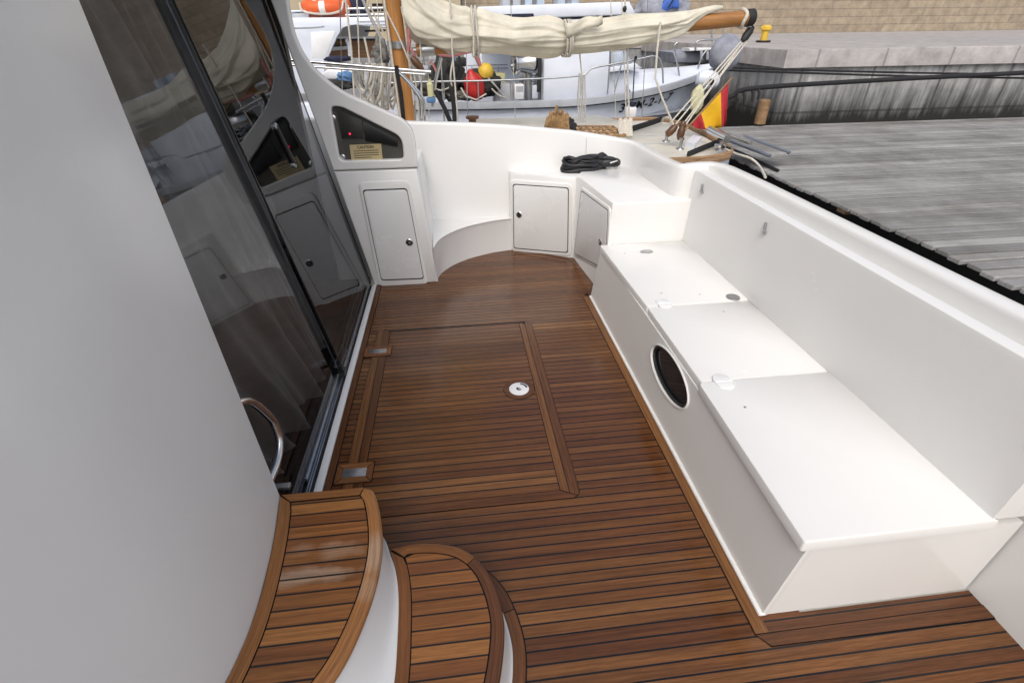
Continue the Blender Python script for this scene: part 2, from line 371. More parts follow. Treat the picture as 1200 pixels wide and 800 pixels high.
def uv_write(bm, fn):
    uvl = bm.loops.layers.uv.new('uv')
    for f in bm.faces:
        for l in f.loops: l[uvl].uv = fn(l.vert.co)
def sheet(name, pts, z, mat, parent=None, uv=lambda c: (c.x, c.y), thick=0.0):
    bm = bmesh.new(); f = bm_poly(bm, [(p[0], p[1], z) for p in pts])
    if f.normal.z < 0 or True:
        bm.normal_update()
        if f.normal.z < 0: bmesh.ops.reverse_faces(bm, faces=[f])
    if thick:
        r = bmesh.ops.extrude_face_region(bm, geom=[f])
        for v in r['geom']:
            if isinstance(v, bmesh.types.BMVert): v.co.z -= thick
        bmesh.ops.recalc_face_normals(bm, faces=bm.faces)
    bmesh.ops.triangulate(bm, faces=[q for q in bm.faces if len(q.verts) > 4])
    uv_write(bm, uv); return from_bm(name, bm, mat, parent, None, False)
def strip(name, left, right, z, mat, parent=None, thick=0.0, nose=0.0):
    """curved plank between two polylines, grain follows its length"""
    bm = bmesh.new(); uvl = bm.loops.layers.uv.new('uv'); n = len(left)
    L = [Vector((p[0], p[1], 0)) for p in left]; R = [Vector((p[0], p[1], 0)) for p in right]
    s = [0.0]
    for i in range(1, n): s.append(s[-1] + ((L[i] + R[i]) / 2 - (L[i - 1] + R[i - 1]) / 2).length)
    rows = []
    for i in range(n):
        wv = (R[i] - L[i]); wd = wv.length; d_ = wv.normalized()
        if nose: prof = [(0, -thick), (0, 0), (wd - nose, 0), (wd - nose * .62, -nose * .07), (wd - nose * .3, -nose * .28), (wd - nose * .08, -nose * .62), (wd, -nose), (wd, -thick + nose * .5), (wd - nose * .3, -thick)]
        elif thick: prof = [(0, -thick), (0, 0), (wd, 0), (wd, -thick)]
        else: prof = [(0, 0), (wd, 0)]
        rows.append([(bm.verts.new(L[i] + d_ * a + Vector((0, 0, z + b))), s[i], a - min(b, 0)) for a, b in prof])
    for i in range(n - 1):
        for j in range(len(rows[0]) - 1):
            q = [rows[i][j], rows[i][j + 1], rows[i + 1][j + 1], rows[i + 1][j]]
            f = bm.faces.new([a[0] for a in q])
            for l, a in zip(f.loops, q): l[uvl].uv = (a[1], a[2])
    if thick:
        for row in (rows[0], rows[-1]): bm.faces.new([a[0] for a in row])
    return from_bm(name, bm, mat, parent, 35)
def offset2(path, d):
    P = [Vector((p[0], p[1])) for p in path]; out = []
    for i in range(len(P)):
        a = P[max(i - 1, 0)]; b = P[min(i + 1, len(P) - 1)]
        if 0 < i < len(P) - 1:
            t1 = (P[i] - a).normalized(); t2 = (b - P[i]).normalized(); n1 = Vector((-t1.y, t1.x)); n2 = Vector((-t2.y, t2.x))
            nn = (n1 + n2).normalized(); k_ = d / max(0.45, nn.dot(n1)); out.append(P[i] + nn * k_)
        else:
            t = (b - a).normalized(); out.append(P[i] + Vector((-t.y, t.x)) * d)
    return out
def v2curve(pts, n=6, closed=False): return [(p.x, p.y) for p in curve_pts([(a, b, 0) for a, b in pts], n, closed)]
def hull_loft(name, secs, mat, parent, ang=40, cap=True):
    bm = bmesh.new(); rows = [[bm.verts.new(p) for p in s] for s in secs]
    for a, b in zip(rows, rows[1:]):
        for j in range(len(a) - 1): bm.faces.new((a[j], a[j + 1], b[j + 1], b[j]))
    if cap:
        bm.faces.new(rows[0]); bm.faces.new(rows[-1])
    bmesh.ops.remove_doubles(bm, verts=bm.verts, dist=1e-5)
    return from_bm(name, bm, mat, parent, ang)
# ================================================================== THE YACHT'S COCKPIT
RK = 0.162
def gx(z, off=0.0): return -0.84 - RK * z + off          # raked line of the saloon bulkhead
def Pl(px, py, off=-0.03):
    r = ray(px, py); k_ = (-0.84 + off - RK * H) / (r.x + RK * r.z); return Vector((0, 0, H)) + r * k_
# ---- teak sole
floor = sheet('floor', [(-0.825, -1.6), (2.1, -1.6), (2.1, 0.95), (1.3, 0.95), (1.3, 5.2), (-0.825, 5.2)], 0.0, 'teak'); tag(floor, kind='structure')
sub = box('hull_floor', (-0.9, -1.7, -0.08), (2.2, 5.3, -0.01), 'gelwarm'); tag(sub, kind='structure')
def plank_u(a, b):     # uv frame with u along a->b
    a = Vector(a); t = (Vector(b) - a).normalized(); return lambda c: ((Vector((c.x, c.y)) - a).dot(t), (Vector((c.x, c.y)) - a).dot(Vector((-t.y, t.x))))
def margin(pts, along, parent, z=0.004, mat='teakmargin', name='border_plank'): return sheet(name, pts, z, mat, parent, plank_u(*along))
# borders along the door sill and the bench
sheet('caulk_seam', [(-0.825, 1.3), (-0.779, 1.3), (-0.779, 4.30), (-0.825, 4.30)], 0.002, 'caulk', floor)
margin([(-0.822, 1.3), (-0.784, 1.3), (-0.784, 4.30), (-0.822, 4.30)], ((-0.8, 1.3), (-0.8, 4.3)), floor)
sheet('caulk_seam', [(1.066, 0.884), (1.125, 0.884), (1.125, 3.90), (1.066, 3.82)], 0.002, 'caulk', floor)
margin([(1.070, 0.888), (1.128, 0.888), (1.128, 3.83), (1.070, 3.83)], ((1.1, 0.88), (1.1, 3.9)), floor)
sheet('caulk_seam', [(1.066, 0.888), (1.108, 0.834), (2.1, 0.828), (2.1, 0.888)], 0.0024, 'caulk', floor)
margin([(1.070, 0.884), (1.11, 0.838), (2.1, 0.832), (2.1, 0.884)], ((1.07, 0.86), (2.1, 0.86)), floor)
# ---- hatch
hx0, hx1, hy0, hy1 = -0.66, 0.5345, 1.6386, 3.4555
hatch = thing('deck_hatch', (-0.06, 2.5, 0), 'large flush teak hatch in the cockpit floor with two steel hinges and a round pull', 'hatch')
rp = round_poly([(hx0, hy0), (hx1, hy0), (hx1, hy1), (hx0, hy1)], [0.0, 0.06, 0.05, 0.0], 6)
sheet('caulk_seam', [(p.x, p.y) for p in rp], 0.0025, 'caulk', hatch)
sheet('hatch_panel', [(-0.612, 1.6965), (0.428, 1.6965), (0.428, 3.434), (-0.612, 3.434)], 0.005, 'teakhatch', hatch)
# border planks on the near and right sides, mitred at the rounded corner
margin([(-0.612, 1.6402), (0.492, 1.6402), (0.511, 1.6495), (0.4295, 1.6935), (-0.612, 1.6935)], ((-.6, 1.65), (0.5, 1.65)), hatch, 0.005)
margin([(0.432, 1.698), (0.4755, 1.6745), (0.4755, 3.40), (0.462, 3.428), (0.432, 3.432)], ((0.45, 1.7), (0.45, 3.4)), hatch, 0.005)
rq = [(0.4795, 1.672), (0.515, 1.653), (0.526, 1.668), (0.531, 1.70), (0.531, 3.40), (0.524, 3.436), (0.505, 3.451), (0.4795, 3.44)]
margin(rq, ((0.5, 1.7), (0.5, 3.4)), hatch, 0.005)
# band of two planks beside the hinges
sheet('caulk_seam', [(-0.724, 1.5), (-0.612, 1.5), (-0.612, 3.44), (-0.66, 3.48), (-0.724, 3.44)], 0.003, 'caulk', hatch)
margin([(-0.720, 1.5), (-0.668, 1.5), (-0.668, 3.46), (-0.69, 3.468), (-0.712, 3.45), (-0.720, 3.42)], ((-0.69, 1.5), (-0.69, 3.4)), hatch, 0.0055)
margin([(-0.664, 1.5), (-0.617, 1.5), (-0.617, 3.42), (-0.63, 3.45), (-0.664, 3.462)], ((-0.64, 1.5), (-0.64, 3.4)), hatch, 0.0055)
def hinge(cx, cy, wx, wy):
    sheet('caulk_seam', [(cx - wx - .004, cy - wy - .004), (cx + wx + .004, cy - wy - .004), (cx + wx + .004, cy + wy + .004), (cx - wx - .004, cy + wy + .004)], 0.0065, 'caulk', hatch)
    ix, iy, g = wx - .036, wy - .040, .003
    for (A, B) in (((-1, -1), (1, -1)), ((1, -1), (1, 1)), ((1, 1), (-1, 1)), ((-1, 1), (-1, -1))):
        t = Vector((B[0] - A[0], B[1] - A[1])).normalized() * g
        pts = [(cx + A[0] * wx + t.x, cy + A[1] * wy + t.y), (cx + B[0] * wx - t.x, cy + B[1] * wy - t.y), (cx + B[0] * ix - t.x, cy + B[1] * iy - t.y), (cx + A[0] * ix + t.x, cy + A[1] * iy + t.y)]
        margin(pts, (pts[0], pts[1]), hatch, 0.0095, 'teakstepmargin', 'frame_plank')
    h = box('hinge', (cx - ix, cy - iy, 0.004), (cx + ix, cy + iy, 0.0115), 'steeldull', hatch, 0.001)
    box('hinge_leaf', (cx - ix * .8, cy - iy * .62, 0.0118), (cx + ix * .8, cy - iy * .12, 0.0140), 'steeldull', h, 0.0006)
    box('hinge_leaf', (cx - ix * .8, cy + iy * .12, 0.0118), (cx + ix * .8, cy + iy * .62, 0.0140), 'steeldull', h, 0.0006)
hinge(-0.673, 1.948, 0.100, 0.070); hinge(-0.684, 3.155, 0.100, 0.068)
# round wooden collar and pull
cx, cy = 0.322, 2.566
def disc(r, n=40): return [(cx + r * math.cos(2 * math.pi * i / n), cy + r * math.sin(2 * math.pi * i / n)) for i in range(n)]
sheet('caulk_seam', disc(0.106), 0.0065, 'caulk', hatch)
sheet('collar', disc(0.103), 0.0085, 'teakmargin', hatch, lambda c: (c.x, c.y))
pl_ = lathe('pull_ring', [(0.0, 0.0085), (0.067, 0.0085), (0.067, 0.0115), (0.063, 0.013), (0.0, 0.013)], (cx, cy, 0), (0, 0, 1), 'hardplastic', hatch, 36)
def arc2(r0, r1, a0, a1, n=12):
    A = [(cx + r0 * math.cos(math.radians(a0 + (a1 - a0) * i / n)), cy + r0 * math.sin(math.radians(a0 + (a1 - a0) * i / n))) for i in range(n + 1)]
    B = [(cx + r1 * math.cos(math.radians(a0 + (a1 - a0) * i / n)), cy + r1 * math.sin(math.radians(a0 + (a1 - a0) * i / n))) for i in range(n + 1)]
    return A + B[::-1]
sheet('finger_slot', arc2(0.046, 0.060, 5, 75), 0.0134, 'black', pl_)
sheet('key_slot', arc2(0.008, 0.020, 120, 330), 0.0134, 'black', pl_)
lathe('key_screw', [(0, 0.013), (0.009, 0.013), (0.009, 0.0145), (0, 0.0145)], (cx - .002, cy + .004, 0), (0, 0, 1), 'steel', pl_, 14)
# ---- left cabinet under the instrument bulkhead
def rquad(pts, r, n=6): return round_poly(pts, r, n)
def locker_door(P, corners, nrm, knob, sur=None, r=0.03, label=None):
    """corners: four points on the face; a dark gap, the door skin and its knob"""
    nrm = Vector(nrm).normalized(); c = [Vector(p) for p in corners]; ctr = sum(c, Vector()) / 4
    grow = lambda d_: [p + (p - ctr).normalized() * d_ * 1.41 for p in c]
    if sur: slab('door_surround', rquad(grow(sur), r * 1.7), nrm, -0.01, 0.014, 'gel', P, 0.012)
    dr = slab('door', rquad(grow(-0.008), r), nrm, 0.0, 0.0180, 'gel2', P, 0.003)
    slab('door_gasket', rquad(grow(0.001), r), nrm, -0.002, 0.0150, 'rubber', dr)
    k_ = lathe('knob', [(0.0, 0.0), (0.033, 0.0), (0.033, 0.005), (0.028, 0.009), (0.0, 0.009)], Vector(knob) + nrm * 0.0178, nrm, 'steel', dr, 28)
    lathe('knob_ring', [(0.013, 0.0085), (0.025, 0.0085), (0.025, 0.0098), (0.013, 0.0098)], Vector(knob) + nrm * 0.0178, nrm, 'black', dr, 24)
    lathe('knob_slot', [(0.0, 0.009), (0.010, 0.009), (0.010, 0.0125), (0.0, 0.013)], Vector(knob) + nrm * 0.0178, nrm, 'steel', dr, 16)
    return dr
cabY = 4.31
cab = thing('cabinet', (-0.55, 4.6, 0), 'white gelcoat cabinet under the instrument bulkhead beside the glass door, its knob on the right', 'cabinet')
z1 = 1.060
bodyL = [(-0.845, 0), (-0.245, 0), (-0.318, z1), (gx(z1), z1)]
bm = bmesh.new(); bm_slab(bm, [(x, cabY, z) for x, z in bodyL], (0, -1, 0), -0.80, 0.0, 0.02); from_bm('cabinet_body', bm, 'gel', cab, 40)
c4 = [Fy(*p, cabY) for p in ((425, 222), (477, 220), (497, 326), (447, 328))]
locker_door(cab, c4, (0, -1, 0), Fy(480, 283, cabY), 0.05)
# ---- instrument bulkhead (wing) with its triangular recess
wing = thing('instrument_bulkhead', (-0.7, 4.35, 1.06), 'tall curved white bulkhead with a triangular dark instrument window', 'bulkhead')
wy = 4.315
rt = [(-1.02, 2.46), (-1.07, 2.36), (-1.091, 2.237), (-1.100, 2.12), (-1.095, 2.02), (-1.060, 1.90), (-0.975, 1.777), (-0.837, 1.66), (-0.66, 1.572), (-0.481, 1.488), (-0.40, 1.445), (-0.345, 1.385), (-0.318, 1.30), (-0.3165, 1.18), (-0.319, 1.072)]
outl = [(gx(1.072), 1.072), (gx(1.5), 1.5), (gx(2.0), 2.0), (gx(2.46), 2.46)] + [(p.x, p.y) for p in curve_pts([(a, b, 0) for a, b in rt], 4)]
win = [Fy(*p, wy) for p in ((387, 125), (399, 125), (471, 161), (473, 187), (398, 189))]
winr = round_poly([(p.x, p.z, 0) for p in win], [0.05, 0.06, 0.07, 0.035, 0.045], 6)
mW = plane_mtx((0, wy + 0.045, 0), (1, 0, 0), (0, 0, 1))
curve_prism('bulkhead_panel', [outl, [(p.x, p.y) for p in winr]], mW, 0.09, 'gel', wing, 0.012)
bk = slab('instrument_recess', [(p.x, wy + 0.05, p.y) for p in winr], (0, -1, 0), -0.03, 0.0, 'recess', wing)
def onW(px, py, y): return Fy(px, py, y)
bp = [onW(*p, wy + 0.04) for p in ((395, 130), (424, 140), (426, 162), (401, 162))]
pa = slab('gauge_panel', bp, (0, -1, 0), -0.008, 0.004, 'darkpanel', wing, 0.002)
pb = slab('gauge_panel', [onW(*p, wy + 0.042) for p in ((425, 142), (466, 163), (466, 172), (428, 165))], (0, -1, 0), -0.004, 0.002, 'black', wing, 0.001)
o_ = onW(410, 157, wy + 0.034); lathe('warning_lamp', [(0, 0), (0.008, 0), (0.008, 0.004), (0, 0.006)], o_, (0, -1, 0), 'led', pa, 16)
for q in ((403, 147), (408, 147.5), (413, 148)): lathe('button', [(0, 0), (0.008, 0), (0.008, 0.004), (0, 0.004)], onW(*q, wy + 0.036), (0, -1, 0), 'rubber', pa, 12)
for q in ((391, 138), (402, 183.5)): lathe('latch', [(0, 0), (0.020, 0), (0.020, 0.012), (0.013, 0.016), (0, 0.016)], onW(*q, wy + 0.045), (0, -1, 0), 'steel', wing, 16)
bar = [onW(*p, wy + 0.042) for p in ((389, 141), (395, 140), (404, 180), (398, 181))]
slab('hinge_strip', bar, (0, -1, 0), -0.004, 0.006, 'recess', wing, 0.002)
sq = [onW(*p, wy + 0.03) for p in ((409.5, 170), (446.5, 168.5), (448.5, 187), (412, 188.2))]
stk = slab('caution_sticker', sq, (0, -1, 0), -0.003, 0.001, 'sticker', wing)
xa = (sq[1] - sq[0]).normalized(); ya = (sq[0] - sq[3]).normalized(); hw = (sq[1] - sq[0]).length; hh = (sq[0] - sq[3]).length
mt = plane_mtx((sq[0] + sq[1]) / 2 - ya * hh * .25 + Vector((0, -0.0022, 0)), xa, ya)
text('sticker_heading', 'CAUTION', mt, hh * .24, 'ink', stk, align='CENTER', ext=0.0005, bold=0.001)
for i in range(4):
    a = sq[3] + ya * hh * (.62 - .145 * i) + xa * hw * .10; b = a + xa * hw * (.80 if i < 3 else .55)
    slab('sticker_line', [a, b, b - ya * hh * .045, a - ya * hh * .045], (0, -1, 0), 0.0012, 0.0016, 'ink', stk)
# ---- alcove corner seat
fr_ = [(-0.262, 4.30), (-0.245, 4.40), (-0.20, 4.53), (-0.104, 4.672), (0.03, 4.80), (0.17, 4.885), (0.36, 4.968), (0.56, 5.012)]
seat_top = 0.357
fp = [(p.x, p.y) for p in curve_pts([(a, b, 0) for a, b in fr_], 5)]
poly = fp + [(0.58, 5.30), (-0.30, 5.30)]
bm = bmesh.new(); bm_slab(bm, [(x, y, 0) for x, y in poly], (0, 0, 1), 0.0, seat_top, 0.014); cs = from_bm('corner_bench', bm, 'gel', None, 45)
tag(cs, 'low curved white seat moulded into the corner between cabinet and lockers', 'bench seat')
bm = bmesh.new()
# ---- corner locker
lk = thing('corner_locker', (1.2, 4.7, 0), 'white corner locker with two doors below the black bundle', 'locker')
topz = 0.85
A = [(0.548, 5.012), (0.86, 4.862), (1.135, 4.715), (1.16, 4.72), (1.9, 4.95), (1.9, 5.35), (0.52, 5.35)]
bm = bmesh.new(); bm_slab(bm, [(x, y, 0) for x, y in A], (0, 0, 1), 0.0, topz - .02, 0.03); from_bm('locker_body', bm, 'gel', lk, 40)
B = [(1.158, 4.716), (1.178, 4.690), (1.250, 3.815), (1.95, 3.815), (1.95, 5.0), (1.3, 5.0)]
bm = bmesh.new(); bm_slab(bm, [(x, y, 0) for x, y in B], (0, 0, 1), 0.0, topz, 0.022); from_bm('locker_body', bm, 'gel', lk, 40)
def on_line(px, py, a, b):      # point on the vertical plane through floor line a-b
    a = Vector((*a, 0)); b = Vector((*b, 0)); n = Vector((b.y - a.y, a.x - b.x, 0)).normalized(); r = ray(px, py)
    k_ = (a - Vector((0, 0, H))).dot(n) / r.dot(n); return Vector((0, 0, H)) + r * k_
la, lb = (0.548, 5.012), (1.135, 4.715); n1 = Vector((-(5.012 - 4.715), -(1.135 - 0.548), 0)).normalized()
d1 = [on_line(*p, la, lb) for p in ((601.5, 215), (667, 219.5), (666, 296), (602.5, 290.5))]
locker_door(lk, d1, n1, on_line(609, 251, la, lb), 0.035)
la, lb = (1.178, 4.690), (1.250, 3.815); n2 = Vector((-0.875, -0.072, 0)).normalized()
d2 = [on_line(*p, la, lb) for p in ((683, 223), (714.5, 246), (711, 316), (674.5, 297))]
locker_door(lk, d2, n2, on_line(706, 283, la, lb), 0.03)
# ---- coaming: inside face, rounded cap, outside face
path = [(-4.5, 5.14), (-1.2, 5.11), (-0.42, 5.085), (-0.30, 5.08), (0.1, 5.08), (0.6, 5.085), (1.2, 5.09), (1.50, 5.085), (1.64, 5.06), (1.715, 5.00), (1.745, 4.90), (1.755, 4.6), (1.77, 4.2), (1.782, 4.0), (1.80, 3.915), (1.84, 3.88), (1.90, 3.872), (1.98, 3.870), (2.03, 3.855), (2.06, 3.80), (2.075, 3.70), (2.08, 3.2), (2.08, 2.0), (2.08, 0.0), (2.08, -1.6)]
zt = [1.42, 1.34, 1.298, 1.292, 1.272, 1.235, 1.165, 1.118, 1.092, 1.082, 1.075, 1.078, 1.088, 1.10, 1.108, 1.112, 1.115, 1.12, 1.125, 1.13, 1.132, 1.135, 1.135, 1.135, 1.135]
lean = [0.12] * 7 + [0.10, 0.07, 0.05, 0.035, 0.02, 0.012, 0.0] + [0.0] * 11
bm = bmesh.new(); rows = []
offs = {d_: offset2(path, d_) for d_ in (0.0, 0.012, 0.03, 0.085, 0.105, 0.12)}
def off_at(i, d_):
    P = Vector(path[i]); q = offset2(path, 0.1)[i] - P; return P + q * (d_ / 0.1)
o01 = offset2(path, 0.1)
for i in range(len(path)):
    P = Vector(path[i]); q = (o01[i] - P) / 0.1; L = lean[i]; z = zt[i]; row = []
    prof = [(0, -0.05)] + [(L * (t ** 2), t * (z - 0.03)) for t in (0.0, 0.25, 0.5, 0.75, 0.9, 1.0)] + [(L + 0.003, z - 0.012), (L + 0.012, z - 0.003), (L + 0.03, z), (L + 0.085, z - 0.002), (L + 0.105, z - 0.010), (L + 0.115, z - 0.03), (L + 0.115, z - 0.10), (L + 0.14, 0.3), (L + 0.02, -0.8)]
    for dd, zz in prof: row.append(bm.verts.new((P.x + q.x * dd, P.y + q.y * dd, zz)))
    rows.append(row)
for a, b in zip(rows, rows[1:]):
    for j in range(len(a) - 1): bm.faces.new((a[j], a[j + 1], b[j + 1], b[j]))
coam = from_bm('cockpit_coaming', bm, 'gel', None, 38); tag(coam, 'high white curved cockpit side with a rounded top edge', 'coaming')
tube('panel_joint', [(1.335 + .02 * t, 5.086 + .105 * t * t, t * 1.12) for t in [.74 + .04 * i for i in range(7)]], 0.0022, 'boatgrey', coam, 5)
# ---- bench along the transom
bn = thing('bench_seat', (1.5, 2.4, 0), 'long white bench along the transom with three lids and a round porthole in its front', 'bench')
by0, by1 = 0.955, 3.812; bz = 0.455
def bfx(z): return 1.132 + 0.055 * z / 0.45
port = (2.195, 0.325)      # y, z on the front
pr_y, pr_z = 0.268, 0.112
hole = [(port[0] + pr_y * math.cos(2 * math.pi * i / 40), port[1] + pr_z * math.sin(2 * math.pi * i / 40)) for i in range(40)]
sl_ = math.atan2(0.055, 0.45)
mB = plane_mtx((1.132, 0, 0), (0, -1, 0), (math.sin(sl_), 0, math.cos(sl_)))
curve_prism('bench_front', [[(-by1, 0.0), (-by0, 0.0), (-by0, bz), (-by1, bz)], [(-a, b) for a, b in hole]], mB @ Matrix.Translation((0, 0, -0.0125)), 0.025, 'gel', bn, 0.002)
slab('bench_end', [(1.136, by0 + .03, 0.0), (1.189, by0 + .03, bz - .002), (2.07, by0 + .03, bz - .002), (2.07, by0 + .03, 0.0)], (0, -1, 0), 0.0, 0.027, 'gel', bn)
bm = bmesh.new(); bm_box(bm, (1.118, by0 - .004, 0.0), (1.152, by1, 0.020), 0.008, 3); from_bm('bench_plinth', bm, 'gel', bn, 40)
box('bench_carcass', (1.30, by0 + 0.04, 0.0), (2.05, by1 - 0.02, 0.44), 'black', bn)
pm = lambda y, z, o=0.0: mB @ Vector((-y, z, o))
rim = []
for i in range(48):
    a = 2 * math.pi * i / 48; rim.append(pm(port[0] + (pr_y + .006) * math.cos(a), port[1] + (pr_z + .006) * math.sin(a), 0.004))
po = tube('porthole', rim, 0.006, 'gel', bn, 8, True)
rim2 = [pm(port[0] + (pr_y - .010) * math.cos(2 * math.pi * i / 48), port[1] + (pr_z - .010) * math.sin(2 * math.pi * i / 48), -0.010) for i in range(48)]
tube('seal_ring', rim2, 0.009, 'rubber', po, 8, True)
slab('porthole_glass', [pm(port[0] + (pr_y + .0) * math.cos(2 * math.pi * i / 48), port[1] + pr_z * math.sin(2 * math.pi * i / 48), 0) for i in range(48)], pm(0, 0, 1) - pm(0, 0, 0), -0.030, -0.022, 'windowdark', po)
def lid(y0, y1, xf0, xf1, z0, z1, mat='gel'):
    bm = bmesh.new(); pts = round_poly([(xf0, y0, 0), (1.925, y0, 0), (1.925, y1, 0), (xf1, y1, 0)], [0.012, 0.004, 0.004, 0.03], 4)
    bm_slab(bm, pts, (0, 0, 1), z0, z1, 0.009); return from_bm('lid', bm, mat, bn, 40)
l1 = lid(2.712, 3.805, 1.196, 1.172, 0.452, 0.500)
l2 = lid(1.894, 2.706, 1.196, 1.197, 0.457, 0.4985)
l3 = lid(0.945, 1.888, 1.150, 1.178, 0.4535, 0.5045)
def oval(name, px, py, z, rx, ry, mat, par, h=0.006, rot=0.0):
    c_ = Fz(px, py, z); bm = bmesh.new()
    pts = [(c_.x + rx * math.cos(t) * math.cos(rot) - ry * math.sin(t) * math.sin(rot), c_.y + rx * math.cos(t) * math.sin(rot) + ry * math.sin(t) * math.cos(rot), z) for t in [2 * math.pi * i / 28 for i in range(28)]]
    bm_slab(bm, pts, (0, 0, 1), -0.002, h, min(0.003, h * .5)); return from_bm(name, bm, mat, par, 40)
oval('latch_plate', 757.5, 295, 0.5, 0.054, 0.036, 'steeldull', l1)
oval('latch_plate', 859, 348.5, 0.5, 0.046, 0.046, 'steeldull', l2, 0.006, 0.4)
def leaf_hinge(px, py, z):
    c_ = Fz(px, py, z); hg = None
    for sgn in (-1, 1):
        pts = []
        for i in range(13):
            t = math.pi * i / 12; pts.append((c_.x + 0.048 * math.cos(t), c_.y + sgn * (0.006 + 0.058 * math.sin(t) ** .8), z))
        bm = bmesh.new(); bm_slab(bm, pts, (0, 0, 1), 0.0, 0.007, 0.003)
        o_ = from_bm('hinge' if hg is None else 'hinge_leaf', bm, 'hardplastic', bn if hg is None else hg, 40); hg = hg or o_
    tube('hinge_pin', [(c_.x - .046, c_.y, z + .004), (c_.x + .046, c_.y, z + .004)], 0.006, 'hardplastic', hg, 8)
leaf_hinge(778, 356, 0.5); leaf_hinge(847.5, 447.5, 0.503)
for (px, py, z, p_) in ((732, 297, .5, l1), (775, 343.5, .5, l1), (820, 345, .5, l1), (873, 477, .5045, l3), (848, 365, .4985, l2)):
    c_ = Fz(px, py, z); lathe('screw', [(0, 0), (0.007, 0), (0.006, 0.002), (0, 0.002)], c_, (0, 0, 1), 'steeldull', p_, 10)
# backrest board
bm = bmesh.new()
pf = [(1.905, 0.50), (1.928, 1.055), (1.935, 1.074), (1.952, 1.082), (1.990, 1.082), (1.998, 1.07), (1.998, 0.50)]
va = [bm.verts.new((x, 3.865, z)) for x, z in pf]; vb = [bm.verts.new((x, 0.955, z)) for x, z in pf]
for i in range(len(pf)): j = (i + 1) % len(pf); bm.faces.new((va[i], va[j], vb[j], vb[i]))
bm.faces.new(va); bm.faces.new(vb)
bk_ = from_bm('backrest', bm, 'gel', bn, 40)
box('groove', (1.999, 0.955, 0.5), (2.085, 3.87, 1.030), 'gel', bn)
def clip(px, py):
    c_ = Fx(px, py, 1.918); cl_ = box('clip', (c_.x - .012, c_.y - .022, c_.z - .035), (c_.x + .004, c_.y + .022, c_.z - .018), 'steeldull', bk_, 0.002)
    box('clip_hook', (c_.x - .016, c_.y - .008, c_.z - .018), (c_.x + .002, c_.y + .008, c_.z + .035), 'steeldull', cl_, 0.003)
clip(823, 221); clip(897, 267)
# aft deck and swim platform beyond the transom
ad = box('swim_platform', (2.2, -1.6, -0.28), (3.15, 4.9, -0.15), 'gel', None, 0.03); tag(ad, 'white swim platform outside the transom', 'swim platform')
# ---- black bundle on the locker
bd = thing('hose_bundle', (1.35, 4.95, 0.85), 'black folded nylon hose bundle with white tags lying on the corner locker', 'bundle')
bc = Fz(690, 199, 0.85)
rnd = random.Random(12)
for i in range(7):
    zz = 0.833 + 0.022 + i * 0.0155; ph = rnd.random() * 6; a_ = 0.215 + rnd.uniform(-.035, .02); b_ = 0.085 + rnd.uniform(-.02, .012); ox = rnd.uniform(-.04, .03)
    ring_ = [(bc.x - .02 + ox + (a_ + .012 * math.sin(3 * t + ph)) * math.cos(t), bc.y + 0.05 + b_ * math.sin(t) + .012 * math.sin(2 * t + ph), zz + .013 * math.sin(2 * t + ph) + .006 * math.sin(5 * t + ph * 2)) for t in [2 * math.pi * q / 52 for q in range(52)]]
    tube('hose_loop', ring_, 0.021 + rnd.uniform(-.002, .003), 'blackfab', bd, 9, True)
bm = bmesh.new(); bm_box(bm, (bc.x - .19, bc.y - .01, .834), (bc.x + .16, bc.y + .10, .935), .035, 4); from_bm('hose_core', bm, 'blackfab', bd, 50)
tube('hose_fold', curve_pts([(bc.x - .19, bc.y - .02, 0.93), (bc.x - .08, bc.y - .035, 0.972), (bc.x + .04, bc.y - .02, 0.975), (bc.x + .13, bc.y + .01, 0.985), (bc.x + .20, bc.y + .02, .945)], 6), [0.020 + .007 * math.sin(i * .8) for i in range(25)], 'blackfab', bd, 9, False, 1.5)
tube('hose_end', curve_pts([(bc.x + .10, bc.y + .01, .90), (bc.x + .19, bc.y + .0, .915), (bc.x + .26, bc.y + .01, .91), (bc.x + .31, bc.y + .05, .895)], 6), [.03, .036, .042, .045, .046, .047, .048, .048, .047, .047, .046, .046, .045, .044, .044, .042, .04, .036, .03], 'blackfab', bd, 12)
tube('hose_end', curve_pts([(bc.x + .06, bc.y + .01, .96), (bc.x + .16, bc.y - .02, .965), (bc.x + .25, bc.y - .03, .945), (bc.x + .28, bc.y - .03, .90)], 5), .018, 'blackfab', bd, 9)
slab('white_tag', [(bc.x + .19, bc.y - .052, .925), (bc.x + .27, bc.y - .052, .945), (bc.x + .27, bc.y - .052, .937), (bc.x + .20, bc.y - .052, .917)], (0, -1, 0), 0, .008, 'hardplastic', bd)
# ---- boarding steps
st = thing('boarding_steps', (-0.3, 0.9, 0), 'curved teak steps with white risers at the near left corner', 'steps')
up_out = v2curve([(-0.470, 1.438), (-0.432, 1.415), (-0.398, 1.315), (-0.375, 1.20), (-0.369, 1.10), (-0.379, .984), (-0.405, .87), (-0.438, .775), (-0.480, .70), (-0.56, .59), (-0.66, .48)], 5)
up_in = v2curve([(-0.812, 1.44), (-0.790, 1.32), (-0.772, 1.195), (-0.760, 1.06), (-0.756, .942), (-0.762, .84), (-0.785, .72), (-0.84, .58), (-0.92, .45)], 6)
lo_out = v2curve([(-0.385, 1.298), (-0.30, 1.312), (-0.20, 1.304), (-0.108, 1.276), (-0.04, 1.228), (0.012, 1.155), (0.045, 1.06), (0.060, .966), (0.057, .90), (0.043, .82), (0.022, .742), (-0.02, .62), (-0.09, .48)], 5)
lo_in = v2curve([(-0.385, 1.283), (-0.352, 1.18), (-0.334, 1.078), (-0.326, .94), (-0.325, .786), (-0.345, .66), (-0.40, .52)], 6)
def between(path, d_): return [(p.x, p.y) for p in offset2(path, d_)]
